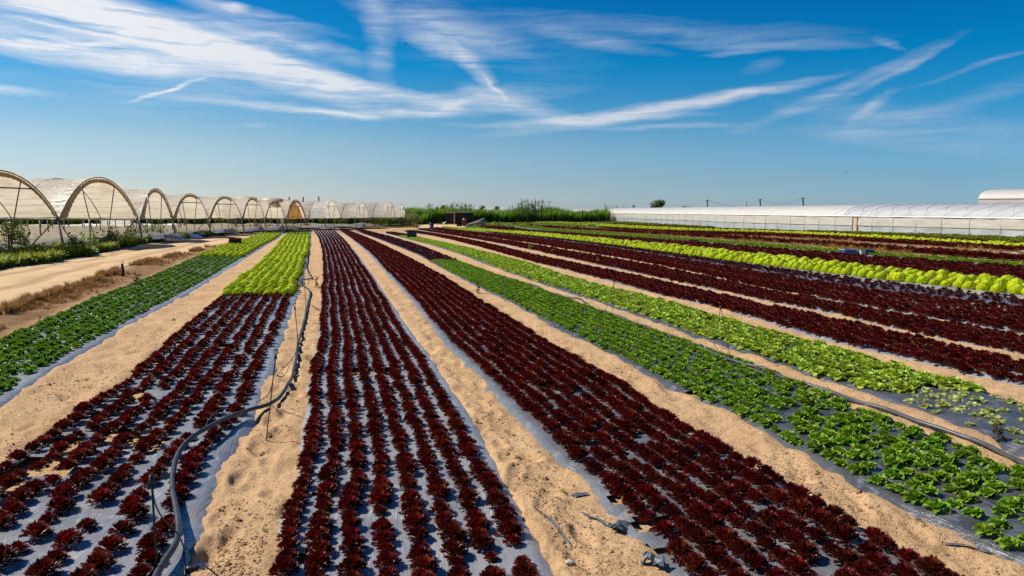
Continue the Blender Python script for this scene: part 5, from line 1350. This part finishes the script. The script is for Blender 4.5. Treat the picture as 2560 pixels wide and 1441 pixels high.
mb = MB(); mb.tube([(dd[0] * t - e[0] * .06, dd[1] * t - e[1] * .06, zE - g) for t in (0, 13, 26)], .06, 5); mb.obj('gutter_strip', M['greycrate'], root2)

# ================================================================== crates, shed, rubbish
def crate(name, u0, u1, vt, vb, mat, label, cat='crate', depth=.4, rim=None, group=None, rz=0.0, lid=None):
    p = G((u0 + u1) / 2, vb); y = p[1]; w = (u1 - u0) / F * y; h = (vb - vt) / F * y
    root = empty(name, p, label, cat, group); root.rotation_euler.z = rz; dp = depth * w / .5 if depth < 1 else depth; dp = min(dp, w * 1.2)
    mb = MB(); th = w * .05
    for (cx_, cy_, sx, sy) in ((0, -dp / 2, w, th), (0, dp / 2, w, th), (-w / 2 + th / 2, 0, th, dp - th), (w / 2 - th / 2, 0, th, dp - th)):
        mb.box((cx_, cy_, h / 2), (sx, sy, h))
    mb.box((0, 0, th / 2 + .002), (w - 2 * th, dp - th, th))
    for q in range(4):
        x = -w / 2 + w * (q + .5) / 4; mb.box((x, -dp / 2 - th * .7, h * .45), (w * .04, th * .5, h * .8))
    mb.obj('body', M[mat], root, False)
    rm = MB()
    for (cx_, cy_, sx, sy) in ((0, -dp / 2 - th * .5, w * 1.06, th * 1.6), (0, dp / 2 + th * .5, w * 1.06, th * 1.6), (-w / 2 - th * .3, 0, th * 1.5, dp), (w / 2 + th * .3, 0, th * 1.5, dp)):
        rm.box((cx_, cy_, h * .95), (sx, sy, h * .10))
    rm.obj('rim', M[rim or mat], root, False)
    return root, w, h, dp
crate('crate', 1019, 1041, 576, 597, 'darkcrate', 'dark grey plastic crate standing at the head of the pale bed')
crate('crate', 1722, 1744, 600, 609, 'darkcrate', 'dark crate lying between green and dark red rows')
crate('crate', 2103, 2134, 623, 639, 'bluecrate', 'blue crate with pale rim at the edge of the dark red row', rim='greycrate', rz=.15)
crate('crate', 2151, 2180, 625, 639, 'bluecrate', 'blue crate with pale front beside another blue one', rim='bluecrate', rz=-.1)
crate('crate', 2150, 2161, 626, 640, 'greycrate', 'pale grey crate pushed against the end of a blue crate')
crate('crate', 1275, 1286, 567, 572, 'darkcrate', 'small dark crate on a far bed below the hedge')
crate('crate', 1489, 1500, 559, 564, 'greycrate', 'pale small crate on the far olive green bed')
root, w, h, dp = crate('crate', 576, 602, 596, 616, 'browncrate', 'old brown crate with dry stalks on the bank above the road', rz=.2)
o = link(bpy.data.objects.new('dry_stalks', tuft(77, 60, h * 1.3, w * .8, bw=.012))); o.location = G(589, 616).tolist(); o.location.z += h * .3; tag(o, 'dry brown stalks growing out of the old brown crate', 'dry plant')
p = G(1079, 571.5); y = p[1]; r0 = 5.2 / F * y; hh = 13 / F * y; root = empty('barrel', p, 'blue barrel with dark top standing beside the sandy track', 'barrel')
mb = MB(); mb.tube([(0, 0, 0), (0, 0, hh * .3), (0, 0, hh * .62)], r0, 12); mb.obj('body', M['bluecrate'], root); mb = MB(); mb.tube([(0, 0, hh * .621), (0, 0, hh * .9), (0, 0, hh)], r0 * 1.04, 12, r0 * .98); mb.obj('lid', M['darkcrate'], root)
# stump post on the bank
p = G(308, 696); y = p[1]; hh = 42 / F * y; mb = MB(); mb.tube([(0, 0, -.05), (.01, 0, hh * .5), (-.01, 0, hh * .8), (0, 0, hh * .84)], .045, 8, .035)
mb.tube([(0.01 + .035 * math.cos(a), 0, hh * .92 + .045 * math.sin(a)) for a in np.linspace(0, 2 * PI, 12)], .008, 5)
o = mb.obj('stub_post', M['browncrate']); o.location = p.tolist(); tag(o, 'short rusty stub post with a ring on the dry bank', 'post')
# shed
p = G(1150, 562); y = p[1]; sc = y / F; root = empty('shed', p, 'dark low shed of stacked boards with a pale sheet roof', 'shed')
def bx(name, mat, u0, u1, v0, v1, d0, d1, par, jag=0):
    m = MB(); n = max(1, jag)
    for q in range(n):
        z0 = (562 - v1) * sc + (v1 - v0) * sc * q / n; z1 = (562 - v1) * sc + (v1 - v0) * sc * (q + 1) / n; j = (random.uniform(-.12, .12) if n > 1 else 0)
        m.box(((((u0 + u1) / 2) - 1150) * sc + j, (d0 + d1) / 2 + (random.uniform(-.06, .06) if n > 1 else 0), (z0 + z1) / 2), ((u1 - u0) * sc, d1 - d0, (z1 - z0) * .94))
    return m.obj(name, M[mat], par, False)
bx('side_stack', 'darkwood', 1114, 1136, 533, 560, -.6, 2.0, root, 7); bx('board_wall', 'darkwood', 1138, 1182, 533, 562, -.9, 2.2, root, 8)
bx('corner_post', 'plank', 1135.4, 1139, 532, 561, -1.15, -1.0, root); bx('roof', 'paleroof', 1136, 1183, 529.8, 532, -1.1, 2.4, root); bx('side_roof', 'paleroof', 1116, 1138, 531, 533, -.7, 2.1, root)
crate('crate', 1155, 1166, 550, 565, 'redp', 'red plastic crate standing upright in front of the dark shed', depth=.5)
q0 = G(1161, 564); q0[1] += .9; hh = 18 / F * q0[1]; root = empty('bucket', q0 , 'teal bucket behind the red crate at the dark shed', 'bucket')
mb = MB(); mb.tube([(0, 0, 0), (0, 0, hh * .9)], .28, 10, .36); mb.obj('body', M['tealp'], root); mb = MB(); mb.tube([(0, 0, hh * .9), (0, 0, hh)], .38, 10); mb.obj('rim', M['tealp'], root)
crate('crate', 1142, 1155, 562, 567, 'darkcrate', 'low dark tray in front of the shed beside the red crate')
for i, (u0, v0, u1, v1) in enumerate([(1168,562,1205,549),(1166,565,1210,547),(1172,566,1214,556),(1180,566,1212,561),(1170,563,1196,555),(1186,566,1209,550),(1176,560,1216,553),(1190,567,1217,563),(1168,567,1190,561),(1195,566,1212,556)]):
    a = G(u0, 566.5); b = AT(u1, v1, a[1] + 1.0); a = AT(u0, v0, a[1]); 
    mb = LMB(a); mb.tube([a, b], .11, 4); o = mb.obj('plank', M['plank'], None, False); o.location = a.tolist(); tag(o, 'old grey plank lying in the heap beside the dark shed', 'plank', 'grey planks heaped beside the shed')
def bag(u, v, wpx, hpx, mat, label, name, cat, seed):
    p = G(u, v); y = p[1]; b_ = blob(seed, 1.0); o = b_.obj(name, M[mat], None, True); o.location = (float(p[0]), float(p[1]), float(p[2]) + hpx / F * y * .38); o.scale = (wpx / F * y, wpx / F * y * .8, hpx / F * y); tag(o, label, cat)
bag(1112, 562, 9, 7, 'whitebag', 'white sack lying at the corner of the dark shed', 'sack', 'sack', 401); bag(1116, 559, 7, 6, 'whitebag', 'smaller white sack leaning on the other sack', 'sack', 'sack', 402)
bag(1057, 557, 12, 10, 'darkcrate', 'dark grey tarpaulin lump near the posts', 'tarpaulin', 'tarpaulin', 403); bag(1083, 556, 9, 11, 'darkcrate', 'dark bin bag standing upright behind the blue barrel', 'bin_bag', 'bag', 404); bag(1098, 556, 17, 7, 'darkcrate', 'flat dark tarpaulin beside the upright bin bag', 'tarpaulin', 'tarpaulin', 405)
bag(1234, 562, 7, 6, 'tealp', 'pale turquoise bag in the weeds past the planks', 'sack', 'sack', 406); bag(1245, 566, 8, 6, 'darkwood', 'dark stump past the planks', 'stump', 'stump', 407); bag(1256, 566, 8, 6, 'darkwood', 'second dark stump past the planks, on the far side', 'stump', 'stump', 408)

# ================================================================== birds
def bird(u, v, y, span, roll, label):
    c = AT(u, v, y); root = empty('bird', c, label, 'bird', 'birds in the sky'); mb = MB(); s = span
    prof = [(-.30, .01), (-.2, .05), (-.02, .075), (.15, .06), (.24, .045), (.30, .01)]
    vs_ = []; fs = []
    for x, r in prof:
        for k in range(6): vs_.append((x * s, r * s * math.cos(k * PI / 3), r * s * math.sin(k * PI / 3)))
    for i in range(len(prof) - 1):
        for k in range(6): fs.append((i * 6 + k, i * 6 + (k + 1) % 6, i * 6 + 6 + (k + 1) % 6, i * 6 + 6 + k))
    mb.add(vs_, fs)
    for sg in (1, -1):
        w = [(.14, .03, .02), (-.06, .03, .02), (.10, .28, .14), (-.10, .26, .13), (-.10, .55, .10)]
        for dz in (0, -.012): mb.add([(x * s, sg * yy * s, (z + dz) * s) for x, yy, z in w], [(0, 1, 3, 2), (2, 3, 4)])
    mb.add([(-.28 * s, 0, 0), (-.45 * s, .08 * s, 0), (-.40 * s, 0, .01 * s), (-.45 * s, -.08 * s, 0)], [(0, 1, 2, 3)])
    mb.obj('body', M['bird'], root); root.rotation_euler = roll
bird(1015, 110, 45, .30, (.3, -.2, 2.6), 'dark swallow flying high beneath the wispy cloud')
bird(2117, 431, 60, .26, (.2, .1, .4), 'small bird low over the long greenhouse')
bird(1957, 501, 90, .30, (.4, 0, 1.2), 'tiny bird beside the tallest utility pole')
bird(2179, 504, 90, .28, (-.3, 0, 2.0), 'tiny bird just above the greenhouse ridge')
